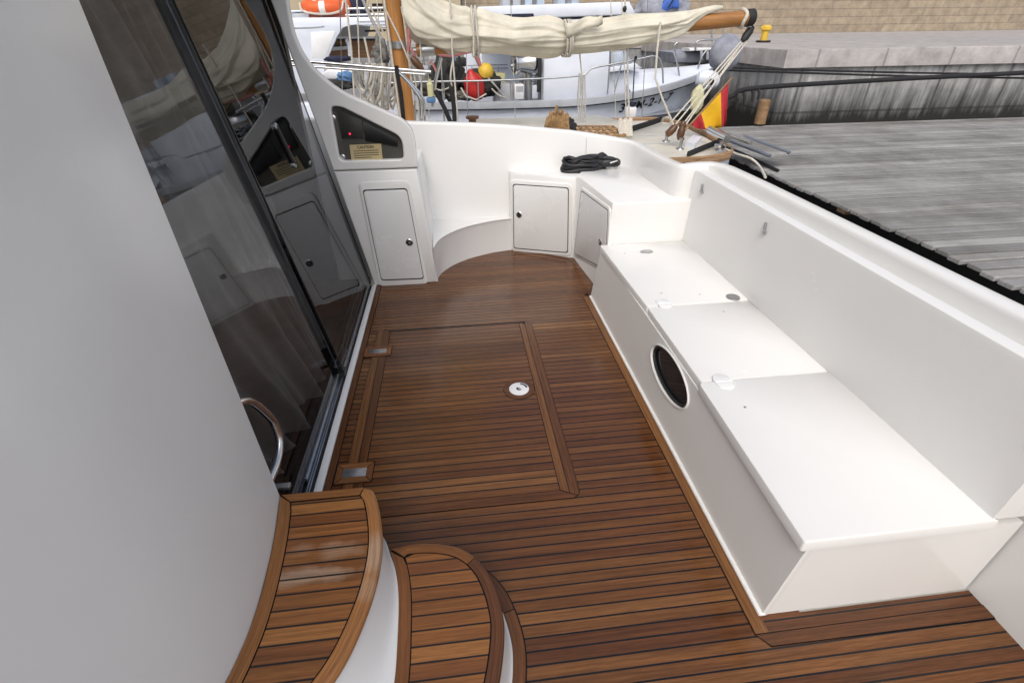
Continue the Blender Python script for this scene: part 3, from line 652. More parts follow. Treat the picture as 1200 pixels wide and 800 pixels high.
def clean(path, keep): return [p for p in path if keep(p)]
# upper tread
zu, zl = 0.46, 0.23
def split_strip(name, ins, outs, idx, gap, z, mats, par, thick, nose):
    """one curved plank, or two with a caulked butt joint before point idx"""
    t1 = lambda A: A[:idx] + [tuple(Vector(A[idx]) + (Vector(A[idx - 1]) - Vector(A[idx])).normalized() * gap)]
    ins, outs = [tuple(p) for p in ins], [tuple(p) for p in outs]
    strip(name, t1(ins), t1(outs), z, mats[0], par, thick, nose); strip(name, ins[idx:], outs[idx:], z, mats[1], par, thick, nose)
uo_i = between(up_out, -0.052); ui_i = between(up_in, 0.050)
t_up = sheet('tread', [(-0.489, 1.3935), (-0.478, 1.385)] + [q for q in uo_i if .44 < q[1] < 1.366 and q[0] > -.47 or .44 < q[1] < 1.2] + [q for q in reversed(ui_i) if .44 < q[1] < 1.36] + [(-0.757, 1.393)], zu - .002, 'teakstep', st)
sheet('caulk_seam', [p for p in offset2(up_out, -0.010)] + [p for p in reversed(up_in)], zu - .004, 'caulk', t_up)
ini = [((-0.482, 1.398) if p[1] > 1.372 else p) for p in between(up_out, -0.047)]
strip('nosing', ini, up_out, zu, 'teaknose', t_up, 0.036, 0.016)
inr = [((-0.762, 1.394) if p[1] > 1.372 else p) for p in between(up_in, 0.046)]
strip('border_plank', [(-0.811, 1.432)] + up_in[1:], inr, zu, 'teakstepmargin', t_up)
strip('far_plank', [(-0.806, 1.438), (-0.475, 1.436)], [(-0.762, 1.399), (-0.487, 1.399)], zu, 'teakstepmargin', t_up)
slab('tread_base', [(p[0], p[1], 0) for p in offset2(up_out, -0.012)] + [(-0.8, .45, 0), (-0.8, 1.43, 0)], (0, 0, 1), zu - .036, zu - .006, 'teakstepmargin', t_up)
# lower tread
lo_i = between(lo_out, -0.052); li_i = between(lo_in, 0.050)
t_lo = sheet('tread', [(-0.318, 1.247)] + [q for q in lo_i[6:] if q[1] > .47] + [q for q in reversed(li_i) if .47 < q[1] < 1.22], zl - .002, 'teakstep', st)
sheet('caulk_seam', [p for p in offset2(lo_out, -0.010)] + [p for p in reversed(lo_in)], zl - .004, 'caulk', t_lo)
lin_ = [((-0.325, 1.253) if (p[1] > 1.24 and p[0] < -0.325) else p) for p in between(lo_out, -0.047)]
split_strip('nosing', lin_, lo_out, 21, 0.004, zl, ('teakstepmargin', 'teakmargin'), t_lo, 0.036, 0.016)
strip('border_plank', [tuple(p) for p in lo_in], [((-0.330, 1.246) if p[1] > 1.225 else p) for p in between(lo_in, 0.046)], zl, 'teakstepmargin', t_lo)
slab('tread_base', [(p[0], p[1], 0) for p in offset2(lo_out, -0.012)] + [(p[0], p[1], 0) for p in reversed(lo_in)], (0, 0, 1), zl - .036, zl - .006, 'teakstepmargin', t_lo)
def resample(path, n):
    P = [Vector((p[0], p[1])) for p in path]; L = [0.0]
    for a, b in zip(P, P[1:]): L.append(L[-1] + (b - a).length)
    out = []
    for i in range(n):
        d_ = L[-1] * i / (n - 1); k_ = max(j for j in range(len(L)) if L[j] <= d_ + 1e-9); k_ = min(k_, len(P) - 2)
        out.append(P[k_].lerp(P[k_ + 1], (d_ - L[k_]) / max(1e-9, L[k_ + 1] - L[k_])))
    return out
def riser(top, bot, za, zb):
    bm = bmesh.new(); rows = []
    for a, b in zip(resample(bot, 60), resample(top, 60)):
        rows.append([bm.verts.new((a.x + (b.x - a.x) * t ** .55, a.y + (b.y - a.y) * t ** .55, za + (zb - za) * t)) for t in (0, .04, .12, .25, .5, .75, 1)])
    for a, b in zip(rows, rows[1:]):
        for j in range(len(a) - 1): bm.faces.new((a[j], a[j + 1], b[j + 1], b[j]))
    return from_bm('riser', bm, 'gel', st, 60)
riser(offset2(up_out, -0.020), v2curve([(-0.49, 1.425), (-0.45, 1.40), (-0.408, 1.335), (-0.384, 1.27)] + [(p[0] + .004, p[1]) for p in lo_in[4:]], 2), zl - .004, zu - .02)
riser(offset2(lo_out, -0.018), offset2(lo_out, 0.033), 0.0, zl - .02)
slab('riser_side', [(-0.81, 1.425, 0), (-0.50, 1.425, 0), (-0.50, 1.425, zu - .036), (-0.81, 1.425, zu - .036)], (0, 1, 0), -0.02, 0.0, 'gel', st)
ring_i = offset2(lo_out, 0.031); ring_o = offset2(lo_out, 0.078)
a0 = 14
sheet('caulk_seam', [tuple(p) for p in offset2(lo_out, 0.0)[a0:]] + [tuple(p) for p in reversed(offset2(lo_out, 0.083)[a0:])], 0.0035, 'caulk', floor)
split_strip('border_plank', ring_i[a0:], ring_o[a0:], 15, 0.004, 0.0065, ('teakmargin', 'teakmargin'), floor, 0.0, 0.0)
# ---- white side panel of the stairway
sp = bmesh.new(); ip = [p for p in up_in]; ofp = offset2(ip, -0.004); obp = offset2(ip, -0.07); rows = []
for a, b in zip(ofp, obp): rows.append([sp.verts.new((a.x, a.y, 0.0)), sp.verts.new((a.x, a.y, 2.5)), sp.verts.new((b.x - .02, b.y, 2.5)), sp.verts.new((b.x - .02, b.y, 0.0))])
for a, b in zip(rows, rows[1:]):
    for j in range(4): sp.faces.new((a[j], a[(j + 1) % 4], b[(j + 1) % 4], b[j]))
sp.faces.new(rows[0]); sp.faces.new(rows[-1])
spo = from_bm('stair_panel', sp, 'gel', None, 40); tag(spo, 'smooth white side panel rising beside the upper teak step', 'panel')
wl = box('cabin_wall', (-1.6, -1.6, 0.0), (-0.93, 0.62, 2.5), 'gel', None, 0.02); tag(wl, 'white cabin side wall beside the stairway, nearest the camera', 'wall')
wl2 = box('cabin_wall', (-1.6, 0.6, 0.0), (-0.88, 1.36, 2.5), 'gel', None, 0.02); tag(wl2, 'white cabin wall behind the stair side panel', 'wall')
# ---- grab rail
hp = curve_pts([(-0.84, 1.385, 0.94), (-0.845, 1.46, 0.93), (-0.845, 1.555, 0.86), (-0.84, 1.63, 0.72), (-0.838, 1.645, 0.65), (-0.835, 1.625, 0.575), (-0.835, 1.54, 0.535), (-0.835, 1.39, 0.545)], 7)
gr_ = tube('grab_rail', hp, 0.0165, 'steel', None, 14); tag(gr_, 'curved polished grab rail fixed to the white stair panel beside the glass door', 'handrail')
# ---- sliding glass door
dr = thing('sliding_door', (-0.95, 2.8, 0.0), 'raked dark glass sliding door of the saloon on an aluminium track', 'glass door')
ysm = Pl(371, 370).y; ysm2 = Pl(303.5, 211).y
def pane(y0, y1, off, par, name='pane'):
    bm = bmesh.new(); pts = [(gx(z, off), y, z) for z in (0.045, 2.46) for y in ((y0, y1) if z < 1 else (y1, y0))]
    vs = [bm.verts.new(p) for p in pts]; f = bm.faces.new(vs); bm.normal_update()
    if f.normal.x < 0: f.normal_flip()
    return from_bm(name, bm, 'glass', par, None, False)
ys = (ysm + ysm2) / 2
pane(ys - .012, 4.30, -0.028, dr); pane(1.35, ys + .015, -0.068, dr)
def stile(y0, y1, off, th, mat, name):
    bm = bmesh.new(); a = [(gx(z, off), y, z) for z in (0.03, 2.46) for y in ((y0, y1) if z < 1 else (y1, y0))]
    vs = [bm.verts.new(p) for p in a]; vt = [bm.verts.new((p[0] + th, p[1], p[2])) for p in a]
    for i in range(4): j = (i + 1) % 4; bm.faces.new((vs[i], vs[j], vt[j], vt[i]))
    bm.faces.new(vs); bm.faces.new(vt); return from_bm(name, bm, mat, dr)
stile(ys - .014, ys - .006, -0.034, 0.010, 'black', 'seal_strip')
stile(ys + .009, ys + .015, -0.072, 0.008, 'alu', 'seal_strip')
stile(4.300, 4.314, -0.036, 0.006, 'rubber', 'seal_strip')
# sill, tracks
sill = box('sill', (-0.868, 1.35, -0.05), (-0.826, 4.315, 0.016), 'gel', dr, 0.005)
tk = box('track', (-1.03, 1.35, -0.04), (-0.869, 4.315, 0.004), 'black', dr)
for x0, x1, z_, mm in ((-0.892, -0.884, .024, 'alu'), (-0.913, -0.9, .016, 'alu'), (-0.940, -0.928, .020, 'alu'), (-0.955, -0.949, .024, 'steeldull'), (-0.98, -0.968, .016, 'alu')):
    box('track_rail', (x0, 1.35, 0.0041), (x1, 4.31, z_), mm, tk, 0.001)
box('door_rail', (-0.945, 1.9, 0.022), (-0.905, ys + .3, 0.050), 'alu', dr, 0.003)
box('door_shoe', (-0.96, ys - .03, 0.02), (-0.87, ys + .05, 0.055), 'black', dr, 0.004)
c_ = Pl(331, 571); box('door_lock', (c_.x - .06, c_.y - .02, c_.z + .0), (c_.x + .04, c_.y + .012, c_.z + .02), 'steeldull', dr, 0.003)
# pull handle of the door leaf
a_, b_ = Pl(323, 148, -0.02), Pl(345, 193, -0.02)
hd = tube('pull_handle', [a_, b_], 0.016, 'black', dr, 10)
for q in (a_, b_): lathe('handle_mount', [(0, -0.02), (0.022, -0.02), (0.022, 0.004), (0.016, 0.01), (0, 0.01)], q, (1, 0, RK), 'steeldull', hd, 14)
# ---- saloon behind the glass
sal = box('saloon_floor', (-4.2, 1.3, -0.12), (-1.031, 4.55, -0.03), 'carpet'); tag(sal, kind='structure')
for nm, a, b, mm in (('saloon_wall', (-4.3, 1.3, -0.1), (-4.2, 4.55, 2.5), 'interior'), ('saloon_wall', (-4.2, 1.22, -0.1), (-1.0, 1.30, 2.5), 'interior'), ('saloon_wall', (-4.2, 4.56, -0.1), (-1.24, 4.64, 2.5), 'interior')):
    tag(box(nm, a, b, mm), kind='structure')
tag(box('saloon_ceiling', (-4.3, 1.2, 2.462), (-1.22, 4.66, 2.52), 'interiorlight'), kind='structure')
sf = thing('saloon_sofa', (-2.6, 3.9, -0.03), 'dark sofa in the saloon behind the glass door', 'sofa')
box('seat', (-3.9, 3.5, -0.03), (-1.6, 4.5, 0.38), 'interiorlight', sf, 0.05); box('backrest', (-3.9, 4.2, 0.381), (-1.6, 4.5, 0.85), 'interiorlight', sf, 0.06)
def curtain(name, y0, y1, z0, z1, off, seed, label, amp=0.05, gather=0.7):
    rnd = random.Random(seed); ny, nz = 150, 40; bm = bmesh.new(); ph = [rnd.random() * 6 for _ in range(4)]; rows = []
    for j in range(nz + 1):
        t = j / nz; row = []
        for i in range(ny + 1):
            s = i / ny; zc = z0 + (z1 - z0) * t
            ww = 1 - gather * (1 - t) ** 2 * 0.5
            y = y1 - (y1 - y0) * (1 - s) * ww + 0.02 * math.sin(9 * t + ph[0])
            f_ = math.sin(s * 30 + ph[1] + 1.2 * math.sin(3 * t + ph[2]) + 2 * math.sin(5 * s)) + +.0 + .45 * math.sin(s * 61 + 2.3 * t * math.sin(s * 7) + ph[3])
            x = gx(zc, off) + amp * f_ * (1.1 - .35 * t) - 0.04 * (1 - t) * math.sin(s * 4 + ph[0])
            row.append(bm.verts.new((x, y, zc + (0.03 * math.sin(s * 17 + ph[2]) if j == 0 else 0))))
        rows.append(row)
    for a, b in zip(rows, rows[1:]):
        for i in range(ny): bm.faces.new((a[i], a[i + 1], b[i + 1], b[i]))
    o_ = from_bm(name, bm, 'curtain', None, 80); tag(o_, label, 'curtain'); return o_
curtain('curtain', 1.40, 2.75, 0.06, 2.40, -0.22, 3, 'grey brown pleated curtain hanging behind the glass door, nearest the grab rail')
curtain('curtain', 2.78, 3.35, 0.08, 2.40, -0.24, 5, 'narrow bunched grey curtain behind the glass, further from the grab rail', 0.03, 0.2)
pil_ = box('navy_cushion', (-1.5, 1.42, 0.35), (-1.16, 1.62, 0.62), 'navy', None, 0.05); tag(pil_, 'dark navy cushion behind the glass by the grab rail', 'cushion')
# ---- flybridge overhang above the saloon door
ov = box('flybridge_overhang', (-4.6, -1.7, 2.53), (-0.95, 4.42, 2.72), 'gel', None, 0.04); tag(ov, 'white flybridge overhang above the saloon door', 'overhang')
# ---- guard rail on the yacht's side deck
ry = 5.42
rl = thing('guard_rail', (-1.0, ry, 1.3), 'polished stainless guard rail of two tubes with a bent end beside the cockpit coaming', 'rail')
def R_(px, py, y=ry): return Fy(px, py, y)
tube('rail_tube', [R_(300, 66.5), R_(366, 73), R_(505, 84.5)], 0.014, 'steel', rl, 10)
tube('rail_tube', [R_(300, 72, ry + .08), R_(366, 78.5, ry + .08), R_(498, 87.5, ry + .08)], 0.010, 'steel', rl, 10)
tube('rail_end', curve_pts([R_(463, 82), R_(474, 92), R_(486, 106), R_(491, 114), R_(493, 124), R_(494, 150)], 5), 0.0165, 'steel', rl, 10)
tube('rail_end', curve_pts([R_(468, 84, ry + .08), R_(482, 98, ry + .08), R_(494, 112, ry + .08), R_(497, 124, ry + .08), R_(498, 150, ry + .08)], 5), 0.012, 'steel', rl, 10)
sb = tube('fender_strap', [R_(464.5, 77, ry - .02), R_(465, 84, ry - .02), R_(470, 110, ry - .02), R_(474, 150, ry - .02)], 0.020, 'ropeblack', None, 8, False, 0.4); tag(sb, 'flat black strap tied over the stainless guard rail in front of the mast', 'strap')
# ================================================================== THE HARBOUR
def sbox(name, pts, z0, z1, mat, parent=None, bev=0.0): 
    bm = bmesh.new(); bm_slab(bm, [(p[0], p[1], 0) for p in pts], (0, 0, 1), z0, z1, bev); return from_bm(name, bm, mat, parent, 40)
def proj(p):
    q = Vector(p) - Vector((0, 0, H)); cx_ = sum(q[i] * (U, V, Zr)[i][0] for i in range(3)); cy_ = sum(q[i] * (U, V, Zr)[i][1] for i in range(3)); cz_ = sum(q[i] * (U, V, Zr)[i][2] for i in range(3))
    return 600 + F * cx_ / cz_, 400 + F * cy_ / cz_
bm = bmesh.new(); bm_poly(bm, [(-300, -100, -0.75), (300, -100, -0.75), (300, 400, -0.75), (-300, 400, -0.75)]); tag(from_bm('water', bm, 'water'), kind='structure')
tag(sbox('pavement', [(5.5, 8.6), (120, 8.6), (120, 90), (-90, 90), (-90, 15.5), (5.5, 15.5)], 1.5, 1.68, 'paving'), kind='structure')
qw = thing('quay_wall', (5.5, 8.6, -0.75), 'old grey stone quay wall with dark streaks and a darker foot, behind the pontoon', 'quay wall')
sbox('wall', [(5.53, 8.63), (120, 8.63), (120, 89), (-89, 89), (-89, 15.53), (5.53, 15.53)], -2.0, 1.499, 'quay', qw)
sbox('coping', [(5.44, 8.54), (120, 8.54), (120, 8.95), (5.95, 8.95), (5.95, 15.5), (5.44, 15.5)], 1.44, 1.70, 'paving', qw, 0.02)
bw = box('stone_wall', (0.7, 23.0, 1.68), (60.0, 24.0, 9.0), 'sandstone'); tag(bw, 'tan coursed stone wall along the back of the quay', 'wall')
ob = box('ochre_wall', (-46.0, 22.0, 1.68), (0.6, 30.0, 21.0), 'ochre'); tag(ob, 'yellow ochre rendered building wall at the far left', 'building')  # raised and widened beyond view to block the sky reflected in the deck
# ---- wooden sailboat alongside
sbt = thing('sailboat', (0, 6.7, 0.8), 'classic sailboat moored alongside with a varnished wooden mast, boom and cream furled sail', 'sailboat')
dk = [(-6.5, 6.7), (-5.0, 5.85), (-3.0, 5.5), (-1.0, 5.42), (1.0, 5.36), (2.45, 5.30), (2.80, 5.34), (3.05, 5.45), (3.20, 5.62), (3.28, 5.95), (3.36, 6.5), (3.40, 7.1), (3.36, 7.6), (3.25, 7.86), (3.0, 8.0), (2.0, 8.02), (0.0, 8.0), (-2.0, 7.95), (-4.0, 7.7), (-5.5, 7.2)]
sbox('hull', [(x, y) for x, y in dk], -0.9, 0.786, 'boatwhite', sbt)
dkc = [(p.x, p.y) for p in curve_pts([(a, b, 0) for a, b in dk], 4, True)]
sbox('deck', [tuple(Vector((6.7 * 0 + 0.2, 6.7)) + (Vector(p) - Vector((0.2, 6.7))) * 0.985) for p in dkc], 0.787, 0.80, 'sdeck', sbt)
bm = bmesh.new(); tr_ = [(x, y, 0.815) for x, y in dkc]; bm_tube(bm, tr_, 0.035, 6, True, True, 0.8); from_bm('toe_rail', bm, 'rawwood', sbt, 50)
sbox('cockpit_coaming', [(0.3, 6.0), (2.1, 6.05), (2.35, 6.7), (2.1, 7.4), (0.3, 7.45)], 0.80, 0.98, 'sdeck', sbt, 0.03)
for yy in (6.25, 6.75): box('deck_seam', (2.35, yy, .80), (3.2, yy + .02, .803), 'boatgrey', sbt)
mx0, my0 = -0.535, 6.4
ms = tube('mast', [(mx0 + .012, my0, 0.8), (mx0 - 0.01, my0, 2.3), (mx0 - .06, my0, 6.5)], [0.098, 0.104, 0.10], 'mastwood', sbt, 20)
tube('mast_track', [(mx0 - .06, my0 - .104, 0.82), (mx0 - .08, my0 - .110, 2.3), (mx0 - .12, my0 - .106, 6.5)], 0.013, 'rope', ms, 6)
tube('mast_track', [(mx0 + .108, my0 - .06, 1.3), (mx0 + .096, my0 - .06, 2.3), (mx0 + .05, my0 - .06, 6.5)], 0.010, 'rope', ms, 6)
lathe('mast_band', [(0.0, 0), (0.118, 0), (0.118, 0.07), (0.0, 0.07)], (mx0 - .004, my0, 1.87), (0, 0, 1), 'steeldull', ms, 24)
b0, b1 = Vector((-0.34, 6.4, 1.845)), Vector((3.46, 6.4, 2.115))
bmn = tube('boom', [b0, b0.lerp(b1, .5), b1], [0.062, 0.082, 0.078], 'boomwood', sbt, 18)
dirb = (b1 - b0).normalized()
lathe('boom_cap', [(0, 0), (0.088, 0), (0.088, 0.075), (0.078, 0.09), (0, 0.09)], b1 + dirb * .001, dirb, 'rubber', bmn, 20)
tube('boom_lashing', [b1 - dirb * 0.05 + Vector((0.012 * math.sin(3 * t), 0.088 * math.cos(t), 0.088 * math.sin(t))) for t in [2 * math.pi * i / 24 for i in range(24)]], 0.02, 'rope', bmn, 8, True)
lathe('gooseneck', [(0, -0.10), (0.035, -0.10), (0.035, 0.03), (0.066, 0.04), (0.066, 0.20), (0, 0.20)], b0, dirb, 'steeldull', bmn, 16)
# furled mainsail: a long folded bundle lying on the boom
def sail():
    top = [(470, -60), (482, -34), (500, -12), (520, 3), (540, 9), (560, 10), (600, 24), (640, 21), (665, 27), (700, 25), (740, 18), (780, 15), (808, 12), (826, 8), (838, 6), (850, 7)]
    bot = [(470, 34), (482, 48), (500, 57), (520, 61), (540, 62), (560, 62), (600, 63), (640, 64), (665, 62), (700, 60), (740, 55), (780, 49), (800, 42), (816, 27), (828, 18), (846, 12)]
    def lerp(L, x):
        for a, b in zip(L, L[1:]):
            if a[0] <= x <= b[0]: return a[1] + (b[1] - a[1]) * (x - a[0]) / (b[0] - a[0])
        return L[0][1] if x < L[0][0] else L[-1][1]
    nx, na = 260, 150; rows = []; bm = bmesh.new(); rnd = random.Random(4); P_ = [rnd.random() * 6.3 for _ in range(12)]
    for i in range(nx + 1):
        px = 471 + (846 - 471) * i / nx
        a, b = Fy(px, lerp(top, px), 6.38), Fy(px, lerp(bot, px), 6.38); c = (a + b) / 2; hz = max((a.z - b.z) / 2, 0.012); s = i / nx
        hy = min(0.19, hz * 1.15) ; row = []
        tie = 1 - 0.16 * math.exp(-((px - 556) / 5) ** 2) - 0.16 * math.exp(-((px - 663) / 5) ** 2)
        for j in range(na):
            t = 2 * math.pi * j / na
            # folds: overlapping pleats that run along the bundle and drift around it
            f = 0.0
            for (kk, dr_, am, q) in ((4, 2.2, .15, 0), (6, -3.1, .13, 1), (11, 3.6, .05, 2), (3, 5.0, .08, 3)):
                ph_ = (kk * t + dr_ * s * 3.2 + P_[q] + 1.0 * math.sin(6 * s + P_[q + 4]) + .35 * math.sin(19 * s + 2 * t + P_[q + 2])) / (2 * math.pi); sw = ph_ - math.floor(ph_)
                sw = sw / .82 if sw < .82 else (1 - sw) / .18
                f += am * (sw ** 1.4 - .42)
            f += 0.02 * math.sin(40 * s + 2 * t + P_[8]) * math.sin(13 * s + P_[9])
            k_ = (1 + 1.15 * f * min(1, hz / .12)) * tie
            row.append(bm.verts.new((c.x, 6.38 + hy * k_ * math.cos(t), c.z + hz * k_ * math.sin(t))))
        rows.append(row)
    for a, b in zip(rows, rows[1:]):
        for j in range(na): bm.faces.new((a[j], a[(j + 1) % na], b[(j + 1) % na], b[j]))
    bm.faces.new(rows[0]); bm.faces.new(rows[-1])
    return from_bm('furled_sail', bm, 'canvas', sbt, 80)
sail_o = sail()
def sail_tie(px, w_=0.012):
    a, b = Fy(px, 8 if px < 600 else 24, 6.38), Fy(px, 66, 6.38); c = (a + b) / 2; hz = (a.z - b.z) / 2
    return tube('sail_tie', [(c.x + .01 * math.sin(2 * t), 6.38 + (0.195) * math.cos(t), c.z + hz * 1.02 * math.sin(t)) for t in [2 * math.pi * i / 30 for i in range(30)]], w_, 'rope', sail_o, 6, True)
for p_ in (554, 558, 661, 664.5, 667): sail_tie(p_)
# a flap of sail turned over the bundle, near its middle
bm = bmesh.new(); g_ = [[Fy(664 + 42 * i / 8, 27 + (60 - 27) * 0 - 10 * (i / 8) + (3 + 14 * (1 - i / 16)) * j / 3 + 2 * math.sin(i * 1.1), 6.17 - .02 * math.sin(i * .9 + j)) for j in range(4)] for i in range(9)]
vv = [[bm.verts.new(p) for p in r] for r in g_]
for a, b in zip(vv, vv[1:]):
    for j in range(3): bm.faces.new((a[j], a[j + 1], b[j + 1], b[j]))
fl_ = from_bm('sail_flap', bm, 'canvas', sail_o, 80); sm_ = fl_.modifiers.new('thick', 'SOLIDIFY'); sm_.thickness = 0.008
def line(name, pts, r=0.010, mat='rope', par=None, Y=6.4, seg=6):
    return tube(name, [Fy(p[0], p[1], p[2] if len(p) > 2 else Y) for p in pts], r, mat, par if par else sbt, seg)
# running rigging
blk = lambda px, py, Y, ax, mat='brownblock', r=0.045, L=0.085, nm='block': lathe(nm, [(0, -L), (r * .6, -L * .9), (r, -L * .35), (r, L * .35), (r * .6, L * .9), (0, L)], Fy(px, py, Y), ax, mat, sbt, 14)
ms_ax = Fy(880, 30, 6.4) - Fy(795, 145, 6.1)
blk(876, 40, 6.4, ms_ax, 'rubber', 0.045, 0.10); tube('shackle', [b1 + Vector((0.03, 0, -0.08)), Fy(880, 32, 6.4)], 0.012, 'steel', sbt, 8)
for (a, b) in (((871, 46), (784, 146)), ((874, 46), (790, 148)), ((877, 47), (797, 150)), ((872, 48), (801, 150))): line('mainsheet', [(a[0], a[1], 6.4), (b[0], b[1], 6.05)], 0.0095)
blk(787, 153, 6.05, Fy(800, 139, 6) - Fy(787, 153, 6)); blk(798, 156, 6.0, (0.1, 0, 1)); blk(800, 147, 6.02, (0.1, 0, 1), 'brownblock', 0.04, .05)
for (px, py) in ((780.5, 166), (797, 175)):
    q = Fz(px, py, 0.80); lathe('deck_post', [(0, 0), (0.05, 0), (0.045, 0.012), (0.020, 0.02), (0.018, 0.10), (0.030, 0.105), (0.030, 0.13), (0, 0.135)], q, (0, 0, 1), 'steeldull', sbt, 16)
line('topping_rope', [(774, 26, 6.15), (770, 60, 6.1), (768, 92, 6.0), (776, 115, 6.0), (789, 146, 6.0)], 0.012)
line('halyard', [(732, -8), (735, 60), (737, 130), (739, 152)], 0.011); line('halyard', [(728.5, -8), (731, 60), (734, 140)], 0.006)
blk(732, 11, 6.15, (0, 0, 1), 'black', 0.022, .03)
for q_ in range(5): line('rope_hank', [(727 + 3 * q_, 139 + q_ % 2 * 2, 6.0), (726 + 3.2 * q_, 150, 5.95), (728 + 3 * q_, 160, 5.9)], 0.022)
line('lazy_jack', [(679, 60), (682, 90), (683, 140)], 0.009)
for q_ in range(4): line('rope_hank', [(679 + q_ * 2, 86 + q_, 6.3), (677 + q_ * 3.0, 115, 6.25), (679 + q_ * 2, 144, 6.2)], 0.010, 'ropegrey')
line('backstay', [(527, -8, 6.2), (530, 60, 6.2), (537, 145, 6.2)], 0.009)
line('topping_lift', [(555, 10, 6.18), (555, 66, 6.18)], 0.010)
line('shroud', [(404, -8, 6.9), (412, 60, 6.9), (417, 140, 6.9)], 0.012); line('shroud', [(418, -8, 6.95), (421, 70, 6.95), (424, 140, 6.95)], 0.008)
line('shroud', [(427, 44, 7), (434, 76, 7), (436, 140, 7)], 0.013); line('mast_rope', [(450, 8, 6.2), (466, 40, 6.2), (482, 78, 6.2)], 0.009)
line('mast_rope', [(470, 8, 6.25), (481, 60, 6.25), (489, 110, 6.25), (491, 145, 6.25)], 0.008); line('mast_rope', [(490, 20, 6.3), (493, 60, 6.3), (495, 140, 6.3)], 0.008)
line('staysail_sheet', [(422, -8, 6.6), (432, 16, 6.6), (447, 46, 6.6)], 0.018, 'ropegrey'); line('staysail_sheet', [(426, -8, 6.6), (450, 40, 6.6)], 0.010)
line('red_rope', [(478, 34, 6.2), (480, 48, 6.2), (478, 60, 6.2)], 0.020, 'ropered'); line('red_rope', [(482, 58, 6.2), (486, 66, 6.2), (483, 74, 6.2)], 0.016, 'ropered')
line('red_rope', [(514, 65, 6.3), (530, 66, 6.3), (552, 61, 6.3)], 0.012, 'ropered')
blk(489, 75, 6.15, Fy(495, 82, 6) - Fy(483, 68, 6), 'brownblock', 0.04, .09)
# stern gear
q = Fz(835, 156, 1.0); bkt = tube('bracket_tube', [Fz(832, 152, 0.98), Fz(853, 163, 0.98)], 0.045, 'steel', sbt, 14); tube('bracket_tube', [Fz(853, 158, 0.95), Fz(880, 168, .95)], 0.022, 'steel', bkt, 10)
lathe('cleat', [(0, 0), (0.05, 0), (0.03, .02), (0.025, .10), (0, .10)], Fz(843, 176, 0.80), (0, 0, 1), 'steeldull', sbt, 12)
tube('cleat_horn', [Fz(838, 170, .91), Fz(850, 172, .91)], 0.018, 'steeldull', sbt, 8)
tube('bow_strap', curve_pts([Fz(806, 181, .83), Fz(820, 175, .84), Fz(838, 168, .86), Fz(846, 165, .84)], 5), 0.035, 'ropeblack', sbt, 8, False, .35)
tube('bow_strap', curve_pts([Fz(741, 151, .86), Fz(757, 146, .87), Fz(775, 140, .87)], 5), 0.04, 'ropeblack', sbt, 8, False, .35)
tube('stern_loop', curve_pts([Fz(775, 143, .84), Fz(778, 139, .9), Fz(784, 138, .92), Fz(786, 143, .84)], 5), 0.018, 'rope', sbt, 8)
sbox('hatch_cover', [tuple(Fz(*p, .86).xy) for p in ((803, 166), (812, 158), (823, 160), (814, 169))], .80, .86, 'boatwhite', sbt, .01)
sbox('teak_pad', [tuple(Fz(*p, .83).xy) for p in ((818, 188), (858, 180), (855, 184), (820, 192))], .80, .83, 'rawwood', sbt)
wn = lathe('winch', [(0, 0), (0.075, 0), (0.075, 0.03), (0.05, 0.05), (0.048, 0.10), (0.085, 0.115), (0.085, 0.14), (0, 0.15)], Fz(554, 150, 0.95), (0, 0, 1), 'brownblock', sbt, 20)
gp = [Fz(x, y, 0.99) for x, y in ((664, 148.5), (718, 148.5), (733, 159), (670, 160))]
gt = slab('grating', gp, (0, 0, 1), -.03, -.012, 'canvas', sbt)
for k_ in (0.0, .33, .66, 1.0): tube('grating_bar', [gp[0].lerp(gp[3], k_), gp[1].lerp(gp[2], k_)], .016, 'ropebrown', gt, 6)
for k_ in [i / 7 for i in range(8)]: tube('grating_bar', [gp[0].lerp(gp[1], k_) + Vector((0, 0, .005)), gp[3].lerp(gp[2], k_) + Vector((0, 0, .003))], .014, 'rawwood', gt, 6)
tube('silver_pole', [Fy(517, 68, 6.3), Fy(510, 96, 6.3), Fy(507, 125, 6.3)], 0.02, 'steel', sbt, 10)
for a, b in (((510, 106), (530, 148)), ((529, 104), (533, 148))): tube('black_strap', [Fy(a[0], a[1], 5.9), Fy((a[0] + b[0]) / 2 + 1, (a[1] + b[1]) / 2, 5.9), Fy(b[0], b[1], 5.9)], 0.024, 'ropeblack', sbt, 8, False, .4)
for a, b in (((486, 118), (487, 150)), ((519, 110), (521, 150))): tube('stanchion', [Fy(*a, 6.0), Fy(*b, 6.0)], 0.010, 'steel', sbt, 8)
